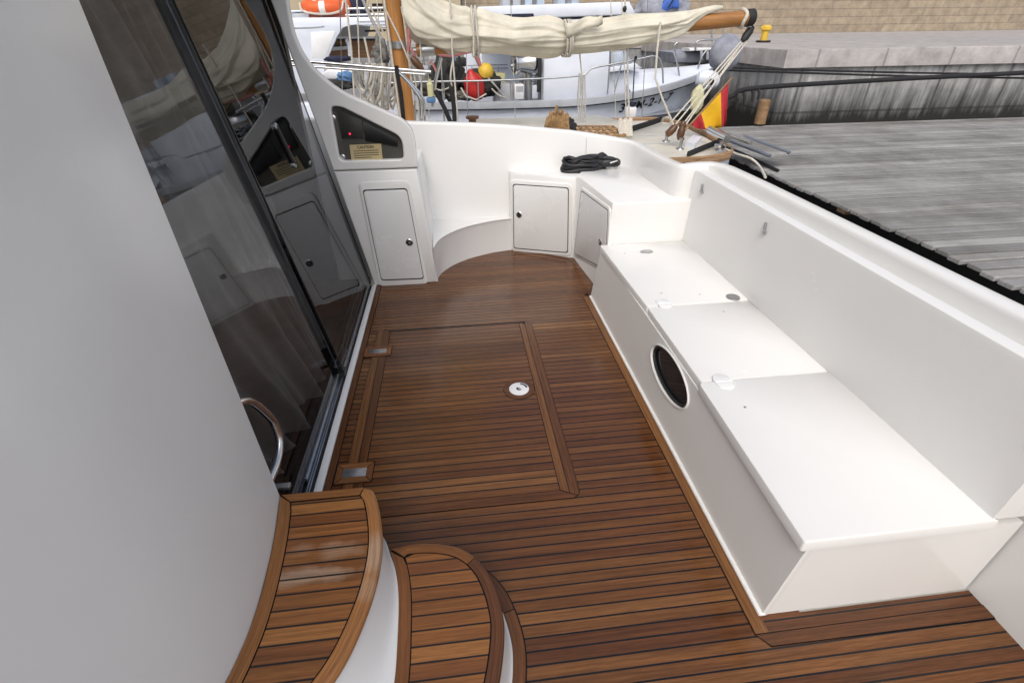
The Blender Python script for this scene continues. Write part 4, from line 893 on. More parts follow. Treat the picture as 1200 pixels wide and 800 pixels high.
# things hung on or left on the sailboat
for i in range(15):
    x0 = 424 + i * 2.5; dx = 16 + random.random() * 22; bt = 104 + random.random() * 28; Y = 6.15 + .02 * i
    pts = [Fy(x0 + dx * (s - .5) * (1.0 if s < .5 else .7) + 14 * (1 - abs(2 * s - 1)) * (random.random() * .3), 74 + (bt - 74) * math.sin(math.pi * s) ** .7 + random.random() * 1.5, Y + .05 * math.sin(6 * s)) for s in [j / 14 for j in range(15)]]
    c_ = tube('rope_coil', curve_pts(pts, 3), 0.0135, 'rope' if i % 3 else 'ropegrey', None, 6); tag(c_, 'loop of off-white rope hanging in the tangle beside the wooden mast foot', 'rope', 'rope loops hung by the mast')
hk = thing('rope_heap', Fz(655, 152, .9), 'brown frayed rope bundle with stubby ends lying on the sailboat deck behind the coaming', 'rope')
for i in range(11):
    a = 641 + i * 2.7; hgt = [138, 132, 136, 130, 134, 130, 137, 134, 139, 141, 146][i]; pts = [Fy(a - 3, 154, 5.6 + .01 * i), Fy(a, (hgt + 154) / 2 - 2, 5.57 + .01 * i), Fy(a + 2 + i * .4, hgt, 5.6 + .01 * i), Fy(a + 5, (hgt + 154) / 2, 5.62), Fy(a + 7, 155, 5.62)]
    tube('strand', curve_pts(pts, 4), 0.020, 'ropebrown' if i < 8 else 'ropeblack', hk, 7)
tube('strand_end', [Fy(650, 134, 5.6), Fy(653, 124, 5.6)], 0.017, 'ropebrown', hk, 7); tube('strand_end', [Fy(656, 133, 5.6), Fy(658, 130, 5.6)], 0.017, 'ropebrown', hk, 7)
yb = lathe('bottle', [(0, 0), (0.034, 0), (0.034, .12), (0.016, .14), (0.016, .165), (0, .165)], Fy(505, 113, 6.1), (0, 0, 1), 'paleyellow'); tag(yb, 'pale yellow bottle hung by the silver pole behind the guard rail', 'bottle')
bl_ = box('blue_cloth', (Fy(500, 121, 6.1).x, 6.06, Fy(498, 121, 6.1).z), (Fy(510, 112, 6.1).x, 6.14, Fy(505, 114, 6.1).z), 'lightblue', None, 0.02, 2); tag(bl_, 'light blue rolled cloth under the pale yellow bottle', 'cloth')
# flag
fg = thing('flag', Fz(795, 154, .8), 'red and yellow striped flag drooping from a slanted staff at the sailboat stern', 'flag')
FY = 6.55
tube('staff', [Fy(800, 156, FY), Fy(858, 91, FY)], 0.013, 'rawwood', fg, 8)
stf = [(854, 97), (844.5, 108), (821, 131), (811, 145)]; btm = [(850.5, 147), (846, 149.5), (827, 152), (814, 150)]
bm = bmesh.new(); cols = []
for s in range(3):
    for i in range(7):
        if s and i == 0: continue
        t = i / 6; a = (stf[s][0] + (stf[s + 1][0] - stf[s][0]) * t, stf[s][1] + (stf[s + 1][1] - stf[s][1]) * t); b = (btm[s][0] + (btm[s + 1][0] - btm[s][0]) * t, btm[s][1] + (btm[s + 1][1] - btm[s][1]) * t)
        cols.append(([bm.verts.new(Fy(a[0] + (b[0] - a[0]) * q / 8, a[1] + (b[1] - a[1]) * q / 8, FY + 0.06 * math.sin((s * 6 + i) * .9) * q / 8)) for q in range(9)], s))
for (A_, sa), (B_, sb_) in zip(cols, cols[1:]):
    for q in range(8):
        f = bm.faces.new((A_[q], A_[q + 1], B_[q + 1], B_[q])); f.material_index = 1 if sb_ == 1 else 0
fc = from_bm('cloth', bm, ['flagred', 'flagyellow'], fg, 80); sm_ = fc.modifiers.new('thick', 'SOLIDIFY'); sm_.thickness = 0.004
# ---- white fishing boat behind
CY = 9.85
fb = thing('fishing_boat', (2.0, CY, -0.75), 'white fishing boat with registration letters on its bow and a grey rubbing strake', 'fishing boat')
def hp_(t, s):
    """t stern..bow, s sheer..waterline on the near side"""
    bow = max(0.0, (t - 0.45) / 0.55)
    xs = -0.75 + 5.62 * t; xb = -0.75 + 4.1 * t
    hb = 1.38 * (1 - bow ** 2.3); hbw = 1.30 * (1 - min(1, bow * 1.02) ** 1.5)
    zs = 1.055 - .02 * math.sin(math.pi * min(1, t * 1.6)) + 0.30 * bow ** 1.8; zb = -0.85
    cv = s ** 1.0
    return Vector((xs + (xb - xs) * cv, CY - (hb + (hbw - hb) * s ** .8), zs + (zb - zs) * s))
NT, NS = 64, 28
bm = bmesh.new(); rows = []
for i in range(NT + 1):
    t = i / NT; near = [hp_(t, j / NS) for j in range(NS + 1)]; far = [Vector((p.x, 2 * CY - p.y, p.z)) for p in near[::-1]]
    rows.append([bm.verts.new(p) for p in near + far])
for a, b in zip(rows, rows[1:]):
    for j in range(len(a) - 1): bm.faces.new((a[j], a[j + 1], b[j + 1], b[j]))
bm.faces.new(rows[0]); bmesh.ops.remove_doubles(bm, verts=bm.verts, dist=1e-4)
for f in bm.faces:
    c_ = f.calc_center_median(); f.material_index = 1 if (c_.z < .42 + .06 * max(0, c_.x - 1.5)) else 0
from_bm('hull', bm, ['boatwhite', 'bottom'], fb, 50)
bm = bmesh.new(); rr = []
for i in range(NT + 1):
    p = hp_(i / NT, 0.0); rr.append([bm.verts.new(q) for q in (p + Vector((0, .05, .03)), p + Vector((0, -.045, .03)), p + Vector((0, -.05, -.005)), p + Vector((0, -.045, -.085)), p + Vector((0, .02, -.085)))])
for a, b in zip(rr, rr[1:]):
    for j in range(5): bm.faces.new((a[j], a[(j + 1) % 5], b[(j + 1) % 5], b[j]))
from_bm('rubbing_strake', bm, 'boatgrey', fb, 50)
tube('strake_line', [hp_(i / 40, 0.0) + Vector((0, -.052, -.075)) for i in range(40)], 0.010, 'windowdark', fb, 5)
tube('hull_seam', [hp_(i / 30, .22) + Vector((0, -.004, 0)) for i in range(28)], 0.006, 'boatgrey', fb, 5)
tube('boot_line', [hp_(i / 30, .34) + Vector((0, -.004, 0)) for i in range(28)], 0.010, 'boatgrey', fb, 5)
bm = bmesh.new(); pts = [hp_(i / 20, 0) for i in range(21)]; top_ = [(p.x, p.y + .03, .74) for p in pts] + [(p.x, 2 * CY - p.y - .03, .74) for p in pts[::-1]][1:]; bm_poly(bm, top_); from_bm('deck', bm, 'boatgrey', fb)
# foredeck, raised and cambered
bm = bmesh.new(); rows = []
for i in range(17):
    t = .66 + .335 * i / 16; p = hp_(t, 0); hb = CY - p.y; rows.append([bm.verts.new((p.x, CY + hb * q * .97, p.z + .02 + .24 * (1 - q * q) * (1 - .7 * (t - .66) / .34))) for q in (-1, -.7, -.35, 0, .35, .7, 1)])
for a, b in zip(rows, rows[1:]):
    for j in range(6): bm.faces.new((a[j], a[j + 1], b[j + 1], b[j]))
from_bm('foredeck', bm, 'boatwhite', fb, 60)
# registration letters wrapped on to the flare of the bow
def find(px, py):
    best = None
    for i in range(200):
        for j in range(60):
            t, s = .4 + .6 * i / 200, j / 80; x, y = proj(hp_(t, s)); e = (x - px) ** 2 + (y - py) ** 2
            if best is None or e < best[0]: best = (e, t, s)
    return best[1], best[2]
tA, sA = find(721.5, 131.5); tB, sB = find(782, 118)
cu = bpy.data.curves.new('reg', 'FONT'); cu.body = '3\u00aaPM-2-1-7'; cu.size = 1.0; cu.shear = -0.32; cu.offset = 0.018; cu.space_character = 1.08
rg = curve_to_mesh('registration_letters', cu, Matrix.Identity(4), 'black', fb)
xs = [v.co.x for v in rg.data.vertices]; x0_, x1_ = min(xs), max(xs)
_, s_hi = find(721.5, 121.5); dS = sA - s_hi
for v in rg.data.vertices:
    f_ = (v.co.x - x0_) / (x1_ - x0_); t = tA + (tB - tA) * f_; s = sA + (sB - sA) * f_ - v.co.y / .72 * dS * 0.95
    p = hp_(t, s); e1 = hp_(t + .01, s) - p; e2 = hp_(t, s + .01) - p; n_ = e1.cross(e2).normalized(); n_ = n_ if n_.y < 0 else -n_; v.co = p + n_ * 0.012
# wheelhouse
xa_, xb_ = Fy(637, 80, 8.75).x, Fy(714, 80, 8.75).x
wh = box('wheelhouse', (xa_, 8.75, .74), (xb_, 10.9, 2.22), 'boatwhite', fb, 0.03)
box('door_opening', (xa_ - .012, 8.95, .80), (xa_ + .002, 9.6, 2.1), 'windowdark', wh)
box('trunk_cabin', (xb_ - .02, 8.95, .74), (xb_ + .85, 10.7, 1.40), 'boatwhite', wh, .05)
slab('quarter_window', [Fy(716.5, 79, 8.80), Fy(716, 62, 8.80), Fy(733, 60, 8.80), Fy(742, 74, 8.80)], (0, -1, 0), -.6, 0.0, 'windowgrey', wh, .01)
slab('window_frame', [Fy(714.5, 85, 8.79), Fy(714.5, 79.3, 8.79), Fy(745, 74, 8.79), Fy(752, 80, 8.79)], (0, -1, 0), -.7, 0.0, 'boatwhite', wh, .01)
ra, rb, rc, rd = Fy(560, 24, 8.7), Fy(744, 17, 8.7), Fy(738, 2, 8.7), Fy(560, 8, 8.7)
rf = slab('roof', [ra, rb, rc, rd], (0, -1, 0), -2.2, 0.0, 'boatwhite', wh, 0.02)
slab('roof_edge', [Fy(560, 27, 8.75), Fy(745, 20, 8.75), Fy(745, 17.5, 8.75), Fy(560, 24.5, 8.75)], (0, -1, 0), -2.0, 0, 'boatgrey', rf)
slab('roof_window', [Fy(588, 22, 8.69), Fy(626, 21, 8.69), Fy(625, 16, 8.69), Fy(588, 17, 8.69)], (0, -1, 0), -.02, 0.01, 'navy', rf, .004)
for px in (588, 600, 614, 628, 652, 668): box('roof_locker', (Fy(px, 5, 9.1).x, 9.0, Fy(px, 8, 9.0).z), (Fy(px + 9, 5, 9.1).x, 9.5, Fy(px, -8, 9.0).z), 'windowgrey' if px % 3 else 'boatgrey', rf, .02)
for px in (563, 640): tube('roof_post', [Fy(px, 24, 8.8), Fy(px + 2, 115, 8.8)], .022, 'boatwhite', wh, 8)
# rails
def frail(pts, r=.013, Y=8.5): return tube('rail_tube', [Fy(p[0], p[1], Y) for p in pts], r, 'steeldull', fb, 8)
frail(curve_pts([(440, 98, 0), (500, 96, 0), (560, 95, 0), (640, 92, 0), (678, 89, 0), (686, 87, 0), (691, 82, 0), (698, 79, 0), (715, 76, 0), (745, 70, 0), (764, 66, 0)], 4), .014)
frail(curve_pts([(764, 66, 0), (772, 68, 0), (776, 78, 0), (777, 98, 0)], 4), .014)
for (a, b) in (((598, 93.5), (599, 116)), ((635, 92), (635, 115)), ((560, 95), (561, 118)), ((520, 96), (521, 118)), ((715, 60), (712, 110)), ((728, 76), (720, 108)), ((629, 119), (629, 152)), ((470, 97), (471, 118))): frail([a, b], .011)
frail([(548, 77), (595, 76)], .010, 10.9); frail([(548, 81), (595, 80)], .010, 10.9); frail([(553, 78), (553, 92)], .01, 10.9); frail([(584, 78), (584, 94)], .01, 10.9)
frail(curve_pts([(818, 80, 0), (823, 66, 0), (829, 58, 0)], 4), .016, 9.6); frail(curve_pts([(796, 90, 0), (793, 70, 0), (790, 55, 0), (794, 50, 0)], 4), .016, 9.3)
slab('boat_flank', [(-.3, 11.6, -.8), (3.4, 11.6, -.8), (3.6, 11.6, 1.9), (-.3, 11.6, 1.9)], (0, 1, 0), 0, .3, 'boatwhite', fb) if False else None
box('far_bulwark', (Fy(545, 90, 11.0).x, 11.0, .75), (xa_ - .1, 11.08, 1.75), 'boatwhite', fb, .02)
# gear on the working deck
hd_ = thing('net_hauler', Fy(612, 76, 8.9), 'large round stainless net hauler drum on the fishing boat, aft of the white wheelhouse', 'hauler')
c_ = Fy(602, 75, 8.9); ax = Vector((1, .22, .02))
lathe('drum', [(0.0, 0.10), (0.125, 0.10), (0.135, 0.0), (0.155, 0.0), (0.155, 0.025), (0.135, 0.04), (0.13, 0.14), (0.15, 0.20), (0.185, 0.28), (0.185, 0.40), (0.13, 0.46), (0.0, 0.46)], c_, ax, 'steel', hd_, 36)
lathe('drum_mouth', [(0, .085), (.122, .085), (.122, .098), (0, .098)], c_, ax, 'black', hd_, 30)
tube('hauler_leg', [c_ + ax * .25 + Vector((0, 0, -.12)), c_ + ax * .25 + Vector((0, 0, -.80))], .05, 'steeldull', hd_, 12)
def lump(name, c, rx, ry, rz, mat, label, cat, seed=1, amp=.22, par=None):
    bm = bmesh.new(); bmesh.ops.create_icosphere(bm, subdivisions=4, radius=1.0); rnd = random.Random(seed); P_ = [rnd.random() * 6 for _ in range(9)]
    for v in bm.verts:
        n_ = v.co.normalized(); f = sum(math.sin(n_.x * a + P_[i]) * math.sin(n_.y * b + P_[i + 3]) * math.sin(n_.z * a + P_[i + 6]) / (i + 1) for i, (a, b) in enumerate(((4, 5), (9, 8), (16, 17))))
        v.co = Vector(c) + Vector((n_.x * rx, n_.y * ry, n_.z * rz)) * (1 + amp * f)
    o_ = from_bm(name, bm, mat, par, 80)
    if label: tag(o_, label, cat)
    return o_
lump('net_heap', Fy(562, 98, 8.95), .34, .3, .20, 'net', 'dark heap of fishing net around the red buoy on the fishing boat', 'net', 2)
lump('net_heap', Fy(524, 92, 9.0), .26, .3, .30, 'net', 'tall dark pile of nets and gear left of the red buoy', 'net', 5, .4)
lump('net_heap', Fy(497, 100, 9.1), .25, .3, .16, 'netgrey', 'low grey net pile behind the bent end of the guard rail', 'net', 7, .3)
lump('net_heap', Fy(540, 112, 8.75), .22, .15, .07, 'netgrey', 'thin grey net spread along the gunwale below the red buoy', 'net', 9, .3)
rby = thing('buoy', Fy(555, 100, 8.7), 'bright red teardrop buoy on the fishing boat deck', 'buoy')
lathe('buoy_body', [(0, -.20), (.08, -.19), (.14, -.12), (.165, -.02), (.155, .08), (.10, .17), (.05, .21), (.04, .25), (0, .25)], Fy(556, 102, 8.7), (-.25, -.1, 1), 'red', rby, 28); tube('buoy_rope', [Fy(540, 103, 8.54), Fy(546, 113, 8.52), Fy(558, 117, 8.52), Fy(570, 110, 8.54)], .012, 'rope', rby, 6)
yby = lathe('buoy', [(0, -.12), (.09, -.10), (.13, 0), (.10, .09), (.04, .13), (0, .13)], Fy(569, 85, 8.8), (.5, -.2, .8), 'yellow', None, 24); tag(yby, 'small yellow buoy above the red one on the net heap', 'buoy')
rs_ = tube('float_stick', [Fy(557, 64, 8.8), Fy(563, 77, 8.8)], .035, 'ropered', None, 10); tag(rs_, 'dark red stick float pointing up beside the yellow buoy', 'float')
wb = thing('white_crate', Fy(608, 108, 8.8), 'white plastic box with a grey grille under the net hauler', 'crate')
a, b = Fy(603, 117, 8.8), Fy(614, 99, 8.8); box('crate_body', (a.x, 8.8, a.z), (b.x, 9.1, b.z), 'hardplastic', wb, .01); a, b = Fy(605, 107, 8.79), Fy(613, 101, 8.79); box('grille', (a.x, 8.79, a.z), (b.x, 8.80, b.z), 'boatgrey', wb)
gbx = box('grey_crate', (Fy(580, 117, 8.95).x, 8.95, .75), (Fy(601, 100, 8.95).x, 9.4, Fy(600, 98, 8.95).z), 'boatgrey', None, .02); tag(gbx, 'flat grey crate standing left of the white plastic box', 'crate')
grl = tube('green_hose', [Fy(633, 62, 8.72), Fy(632, 90, 8.72), Fy(631, 108, 8.72)], .03, simple('green_black', (.01, .03, .025), .5).name if False else 'rubber', None, 8); tag(grl, 'thick dark hose hanging at the aft corner of the wheelhouse', 'hose')
jc = thing('jerrycan', Fy(738, 135, 8.2), 'translucent white jerrycan with a blue cap hanging at the bow below the letters', 'jerrycan')
a, b = Fy(732, 143, 8.2), Fy(746, 125, 8.2); box('can_body', (a.x, 8.14, a.z), (b.x, 8.28, b.z), 'hardplastic', jc, .035, 3); lathe('cap', [(0, 0), (.045, 0), (.045, .06), (0, .06)], Fy(741, 124.5, 8.2), (0, 0, 1), 'navy', jc, 14); tube('cord', [Fy(741.5, 118, 8.2), Fy(744, 68, 8.45)], .010, 'ropeblack', jc, 6)
lathe('cord_toggle', [(0, -.03), (.022, -.02), (.022, .02), (0, .03)], Fy(745, 68, 8.45), (0, 0, 1), 'black', jc, 10)
bf = thing('bow_fender', Fy(831, 96, 9.3), 'rounded grey white fender with a dark end under the fishing boat bow', 'fender')
lathe('fender_body', [(0, -.20), (.10, -.18), (.155, -.08), (.155, .08), (.10, .18), (0, .20)], Fy(829, 94, 9.2), (1, -.2, -.2), 'boatwhite', bf, 24); lathe('fender_end', [(0, 0), (.05, 0), (.05, .03), (0, .03)], Fy(833, 96, 9.0), (.6, -1, 0), 'black', bf, 16)
cf = lump('cream_fender', Fy(817, 117, 7.9), .10, .08, .20, 'paleyellow', 'pale yellow flattened fender hanging behind the flag', 'fender', 3, .08)
# ---- white motor cruiser at the left
mc = thing('motor_cruiser', (-3, 11, -.75), 'white motor cruiser with an arched wood-lined aft cockpit and a life raft on its roof', 'motor boat')
MY = 10.0
box('hull', (-7.0, MY - .05, -.9), (-.95, 12.4, .95), 'boatwhite', mc, .05)
ptsC = [Fy(250, 21, MY), Fy(300, 21.5, MY), Fy(452, 20, MY), Fy(452, 33, MY), Fy(430, 30, MY), Fy(416, 28, MY), Fy(408, 29, MY), Fy(401, 34, MY), Fy(395, 43, MY), Fy(389, 57, MY), Fy(382, 73, MY), Fy(376, 110, MY), Fy(250, 110, MY)]
slab('cabin_side', ptsC, (0, -1, 0), -.06, 0.0, 'boatwhite', mc, .012)
slab('cabin_window', [Fy(366, 68, MY), Fy(364, 38, MY), Fy(393, 37, MY), Fy(384, 62, MY), Fy(381, 68, MY)], (0, -1, 0), -.01, .006, simple('milky_pane', (.58, .60, .58), .25, var=.1).name if False else 'hardplastic', mc, .004)
tube('cabin_groove', [Fy(343, 33, MY), Fy(366, 32.5, MY), Fy(380, 31, MY)], .012, 'boatgrey', mc, 6)
box('roof', (-7.0, MY + .06, Fy(400, 23, MY).z - .02), (Fy(452, 20, MY).x, 12.2, Fy(400, 21, MY).z + .005), 'boatwhite', mc, .02)
slab('cream_lining', [Fy(392, 45, MY + .8), Fy(392, 24, MY + .8), Fy(436, 24, MY + .8), Fy(430, 45, MY + .8)], (0, -1, 0), -.03, 0, 'gelwarm', mc)
slab('wood_bulkhead', [Fy(376, 68, MY + .7), Fy(376, 44, MY + .7), Fy(441, 44, MY + .7), Fy(441, 68, MY + .7)], (0, -1, 0), -.05, 0, 'cabinwood', mc)
slab('cross_beam', [Fy(384, 45.5, MY + .6), Fy(384, 43, MY + .6), Fy(444, 43, MY + .6), Fy(444, 45.5, MY + .6)], (0, -1, 0), -.06, 0, 'hardplastic', mc)
slab('wood_dark_strip', [Fy(384, 48, MY + .66), Fy(384, 45.8, MY + .66), Fy(440, 45.8, MY + .66), Fy(440, 48, MY + .66)], (0, -1, 0), -.02, 0, 'interior', mc)  # dark strips across the wood bulkhead
slab('wood_dark_strip', [Fy(384, 55, MY + .66), Fy(384, 53.5, MY + .66), Fy(405, 53.5, MY + .66), Fy(405, 55, MY + .66)], (0, -1, 0), -.02, 0, 'interior', mc)
slab('name_board', [Fy(387, 60, MY + .62), Fy(388, 55.5, MY + .62), Fy(410, 54, MY + .62), Fy(410, 58, MY + .62)], (0, -1, 0), -.02, .01, 'gelwarm', mc)
tube('hoop', curve_pts([Fy(406, 46, MY + .3), Fy(409, 55, MY + .3), Fy(410, 66, MY + .3)], 4), .03, 'boatwhite', mc, 8)
slab('dark_slot', [Fy(428, 38, MY + .2), Fy(427, 35.5, MY + .2), Fy(452, 34.5, MY + .2), Fy(452, 37, MY + .2)], (0, -1, 0), -.02, 0, 'black', mc)
for zy in (10.5, 18): tube('roof_rail', [Fy(405, zy, MY + .1), Fy(452, zy - 1, MY + .1)], .014, 'steel', mc, 8)
for px in (409, 421, 433, 446): tube('rail_post', [Fy(px, 8, MY + .1), Fy(px, 22, MY + .1)], .012, 'steel', mc, 8)
for y_ in (25.5, 29.5): tube('cabin_groove', [Fy(418, y_, MY - .01), Fy(452, y_ - .6, MY - .01)], .005, 'boatgrey', mc, 5)
slab('flybridge_seat', [Fy(406, 21, MY + .5), Fy(409, -4, MY + .5), Fy(424, -4, MY + .5), Fy(427, 21, MY + .5)], (0, -1, 0), -.5, 0, 'navy', mc, .05)
for a, b in (((430, 13), (450, 12)), ((432, 18), (450, 17)), ((436, 6), (450, 6))): slab('dark_vent', [Fy(a[0], a[1] + 1.6, MY + .4), Fy(a[0], a[1] - 1.6, MY + .4), Fy(b[0], b[1] - 1.6, MY + .4), Fy(b[0], b[1] + 1.6, MY + .4)], (0, -1, 0), -.1, 0, 'windowdark', mc)
slab('roof_locker', [Fy(340, 22, MY + .3), Fy(340, 15.5, MY + .3), Fy(362, 15, MY + .3), Fy(362, 22, MY + .3)], (0, -1, 0), -.5, 0, 'boatgrey', mc, .02)
slab('roof_locker', [Fy(333, 14.5, MY + .28), Fy(333, 12.5, MY + .28), Fy(362, 12, MY + .28), Fy(362, 14, MY + .28)], (0, -1, 0), -.55, 0, 'boatwhite', mc, .01)
raft = thing('life_raft', Fy(384, 22, MY + .5), 'salmon pink flat life raft pack on the cruiser roof under the orange life ring', 'life raft')
slab('raft_body', round_poly([Fy(360, 22, MY + .35), Fy(360, 13, MY + .35), Fy(408, 13, MY + .35), Fy(408, 22, MY + .35)], .06), (0, -1, 0), -.6, 0.0, 'salmon', raft, .03)
tube('raft_strap', [Fy(377, 22, MY + .34), Fy(377, 13, MY + .34)], .012, 'ropegrey', raft, 6)
rg_ = thing('life_ring', Fy(384, 9, MY + .5), 'bright orange life ring with a white band and grab line on the cruiser roof', 'life ring')
cc = Fy(383, 7.5, MY + .55); nx_ = Vector((0, -.10, .99)).normalized(); ex = Vector((1, 0, 0)); ey = nx_.cross(ex)
ringp = lambda r, h=0.0: [cc + ex * r * math.cos(t) + ey * r * math.sin(t) + nx_ * h for t in [2 * math.pi * i / 40 for i in range(40)]]
tube('ring_body', ringp(.33), .098, 'orange', rg_, 14, True)
def arc_band(a0, a1, mat, r): tube('white_band', [cc + ex * .33 * math.cos(t) + ey * .33 * math.sin(t) for t in [math.radians(a0 + (a1 - a0) * i / 6) for i in range(7)]], r, mat, rg_, 14)
for a in (262, 20, 140): arc_band(a, a + 14, 'hardplastic', .1)
tube('grab_line', curve_pts([cc + Vector((-.40, -.2, .04)), cc + Vector((-.34, -.36, -.07)), cc + Vector((-.12, -.46, -.115)), cc + Vector((.14, -.46, -.115)), cc + Vector((.30, -.38, -.06)), cc + Vector((.34, -.25, .06)), cc + Vector((.42, -.25, -.06))], 5), .016, 'rope', rg_, 7)
# clutter in the cruiser's open cockpit
cl1 = slab('sun_pad', [Fy(374, 92, 9.6), Fy(384, 80, 9.6), Fy(415, 84, 9.6), Fy(408, 94, 9.6)], (0, -1, 0), -.4, 0, 'hardplastic', None, .03); tag(cl1, 'white sun pad below the arched opening, just under the guard rail', 'sun pad')
lump('blue_cloth', Fy(407, 91, 9.4), .14, .1, .09, 'lightblue', 'crumpled blue cloth beside the white sun pad', 'cloth', 4, .4)
lump('dark_bag', Fy(396, 69, 9.9), .22, .1, .05, 'navy', 'flat dark bag lying under the wood bulkhead', 'bag', 6, .2)
lump('gear_pile', Fy(395, 100, 9.2), .25, .12, .07, 'net', 'dark gear lying below the blue cloth', 'gear', 8, .4)
lump('gear_pile', Fy(447, 66, 9.6), .12, .1, .22, 'netgrey', 'grey bundle of gear left of the mast above the guard rail', 'gear', 11, .5)
lump('gear_pile', Fy(436, 96, 9.0), .12, .1, .2, 'boatgrey', 'grey covered winch left of the mast below the guard rail', 'gear', 12, .2)
# ---- tender and odds and ends by the quay
td = thing('tender', (4.6, 11.2, 0), 'small grey tender with a white seat and hoop rails tied up at the quay', 'tender')
slab('hull', [Fy(790, 75, 11.4), Fy(790, 62, 11.4), Fy(846, 58, 11.4), Fy(850, 75, 11.4)], (0, -1, 0), -1.0, 0, 'tarpgrey', td, .08)
slab('seat', [Fy(808, 60.5, 11.2), Fy(808, 57, 11.2), Fy(839, 56, 11.2), Fy(839, 59, 11.2)], (0, -1, 0), -.4, 0, 'hardplastic', td, .02)
tube('hoop_rail', curve_pts([Fy(815, 60, 11.2), Fy(816, 50, 11.2), Fy(825, 47, 11.2), Fy(845, 47, 11.2), Fy(850, 52, 11.2)], 4), .02, 'steeldull', td, 8)
for px in (834, 848): tube('rail_post', [Fy(px, 34, 11.3), Fy(px, 58, 11.3)], .018, 'steel', td, 8)
for px in (822, 829): tube('seat_leg', [Fy(px, 60, 11.2), Fy(px, 70, 11.2)], .03, 'boatgrey', td, 8)
lump('covered_dome', Fy(850, 63, 8.2), .235, .22, .25, 'tarpgrey', 'blue grey dome-shaped covered motor at the quay behind the mainsheet', 'cover', 13, .06)
lump('grey_tarp', Fy(775, 15, 17.5), .9, .5, .45, 'tarpgrey', 'crumpled grey tarpaulin heap on the quay under the blue one', 'tarpaulin', 14, .25)
bt_ = thing('blue_tarp', Fy(787, 6, 17.0), 'bright blue tarpaulin bundle tied on the quay against the stone wall', 'tarpaulin')
slab('tarp_body', [Fy(773, 12, 17), Fy(779, 1, 17), Fy(787, -6, 17), Fy(796, -6, 17), Fy(797, 10, 17), Fy(788, 10, 17), Fy(782, 13, 17)], (0, -1, 0), -.5, 0, 'blue', bt_, .06)
tube('tarp_cord', [Fy(783, 10, 16.9), Fy(792, -5, 16.9)], .02, 'ropeblack', bt_, 6)
bo = thing('bollard', Fy(898, 33, 12.5), 'yellow mooring bollard with a black foot near the quay edge', 'bollard')
p_ = Fy(898, 33, 12.5); lathe('foot', [(0, 0), (.16, 0), (.16, .04), (0, .04)], (p_.x, p_.y, 1.68), (0, 0, 1), 'black', bo, 20); lathe('post', [(0, .04), (.08, .04), (.075, .22), (.12, .25), (.12, .30), (.07, .34), (0, .34)], (p_.x, p_.y, 1.68), (0, 0, 1), 'yellow', bo, 20)
for i, (a, b, l_) in enumerate((((838, 79), (1300, 88), 'upper thin black mooring line crossing the quay wall'), ((836, 82), (1300, 93), 'lower thin black mooring line crossing the quay wall'))):
    o_ = tube('mooring_line', curve_pts([Fy(*a, 8.42), Fy((a[0] + b[0]) / 2, (a[1] + b[1]) / 2 + 2, 8.40), Fy(*b, 8.38)], 6), .015, 'ropeblack', None, 6); tag(o_, l_, 'mooring line')
tr2 = thing('weedy_rope', Fy(868, 108, 8.2), 'thick black weed-hung rope sagging across the lower quay wall', 'rope')
tube('rope', curve_pts([Fy(836, 121, 8.1), Fy(858, 113, 8.1), Fy(880, 104, 8.1), (6.4, 8.2, 1.25), (9.0, 8.3, 1.30), (16.0, 8.4, 1.42), (30.0, 8.45, 1.45)], 6), .035, 'ropeblack', tr2, 8)
for px in (852, 863, 871, 881, 888): tube('weed', curve_pts([Fy(px, 115 - (px - 850) * .35, 8.1), Fy(px + 1.5, 121 - (px - 850) * .3, 8.08), Fy(px, 128 - (px - 850) * .3, 8.1)], 4), .02, 'net', tr2, 6)
pl2 = lathe('mooring_pile', [(0, 0), (.09, 0), (.09, .35), (.07, .37), (0, .37)], Fy(890, 145, 8.38), (0, 0, 1), 'rawwood'); tag(pl2, 'short weathered wooden post at the foot of the quay wall', 'post')
# ---- pontoon
pn = thing('pontoon', (5, 6.5, .6), 'weathered grey timber pontoon between the sailboat stern and the quay', 'pontoon')
bm = bmesh.new(); rnd = random.Random(2)
y = 0.6
while y < 8.3:
    w_ = .135; z_ = .6 + rnd.uniform(-.004, .004); bm_box(bm, (3.62 + rnd.uniform(-.02, .02), y, z_ - .035), (14.0, y + w_ - .024, z_), .006, 1); y += w_
from_bm('deck_boards', bm, 'pontoon', pn, 30)
for yy in (0.8, 4.5, 8.1): box('bearer', (3.95, yy, .40), (14, yy + .12, .56), 'rawwood', pn)
box('float', (3.8, 0.9, -.9), (13.8, 8.0, .20), 'rubber', pn)
gw = thing('gangway', (4.3, 5.6, .7), 'narrow aluminium gangway with side tubes laid from the sailboat stern to the pontoon', 'gangway')
g0, g1 = Fz(850, 163, .84), Fz(905, 188, .72); gd = (g1 - g0); gd.z = 0; gdn = gd.normalized(); gs = Vector((-gdn.y, gdn.x, 0))
for k_ in (0, .34): tube('side_tube', [g0 + gs * k_, g0 + gs * k_ + gd * .95 + Vector((0, 0, -.08))], .020, 'alu', gw, 10)
slab('tread_plate', [g0 + gs * .03, g0 + gs * .31, g0 + gs * .31 + gd * .93 + Vector((0, 0, -.08)), g0 + gs * .03 + gd * .93 + Vector((0, 0, -.08))], (0, 0, 1), -.02, 0.0, 'pontoon', gw)
ln_ = tube('stern_line', curve_pts([Fz(843, 172, .92), Fz(862, 180, .8), Fz(880, 186, .72), Fz(890, 195, .66), Fz(897, 208, .63)], 6), .014, 'rope', None, 8); tag(ln_, 'pale rope running from the stern cleat down to the pontoon', 'rope')
lb_ = tube('stern_line', curve_pts([Fz(846, 172, .92), Fz(865, 178, .75), Fz(890, 190, .64), Fz(912, 200, .62)], 6), .018, 'ropeblack', None, 8); tag(lb_, 'black rope lying from the stern cleat across the pontoon boards', 'rope')

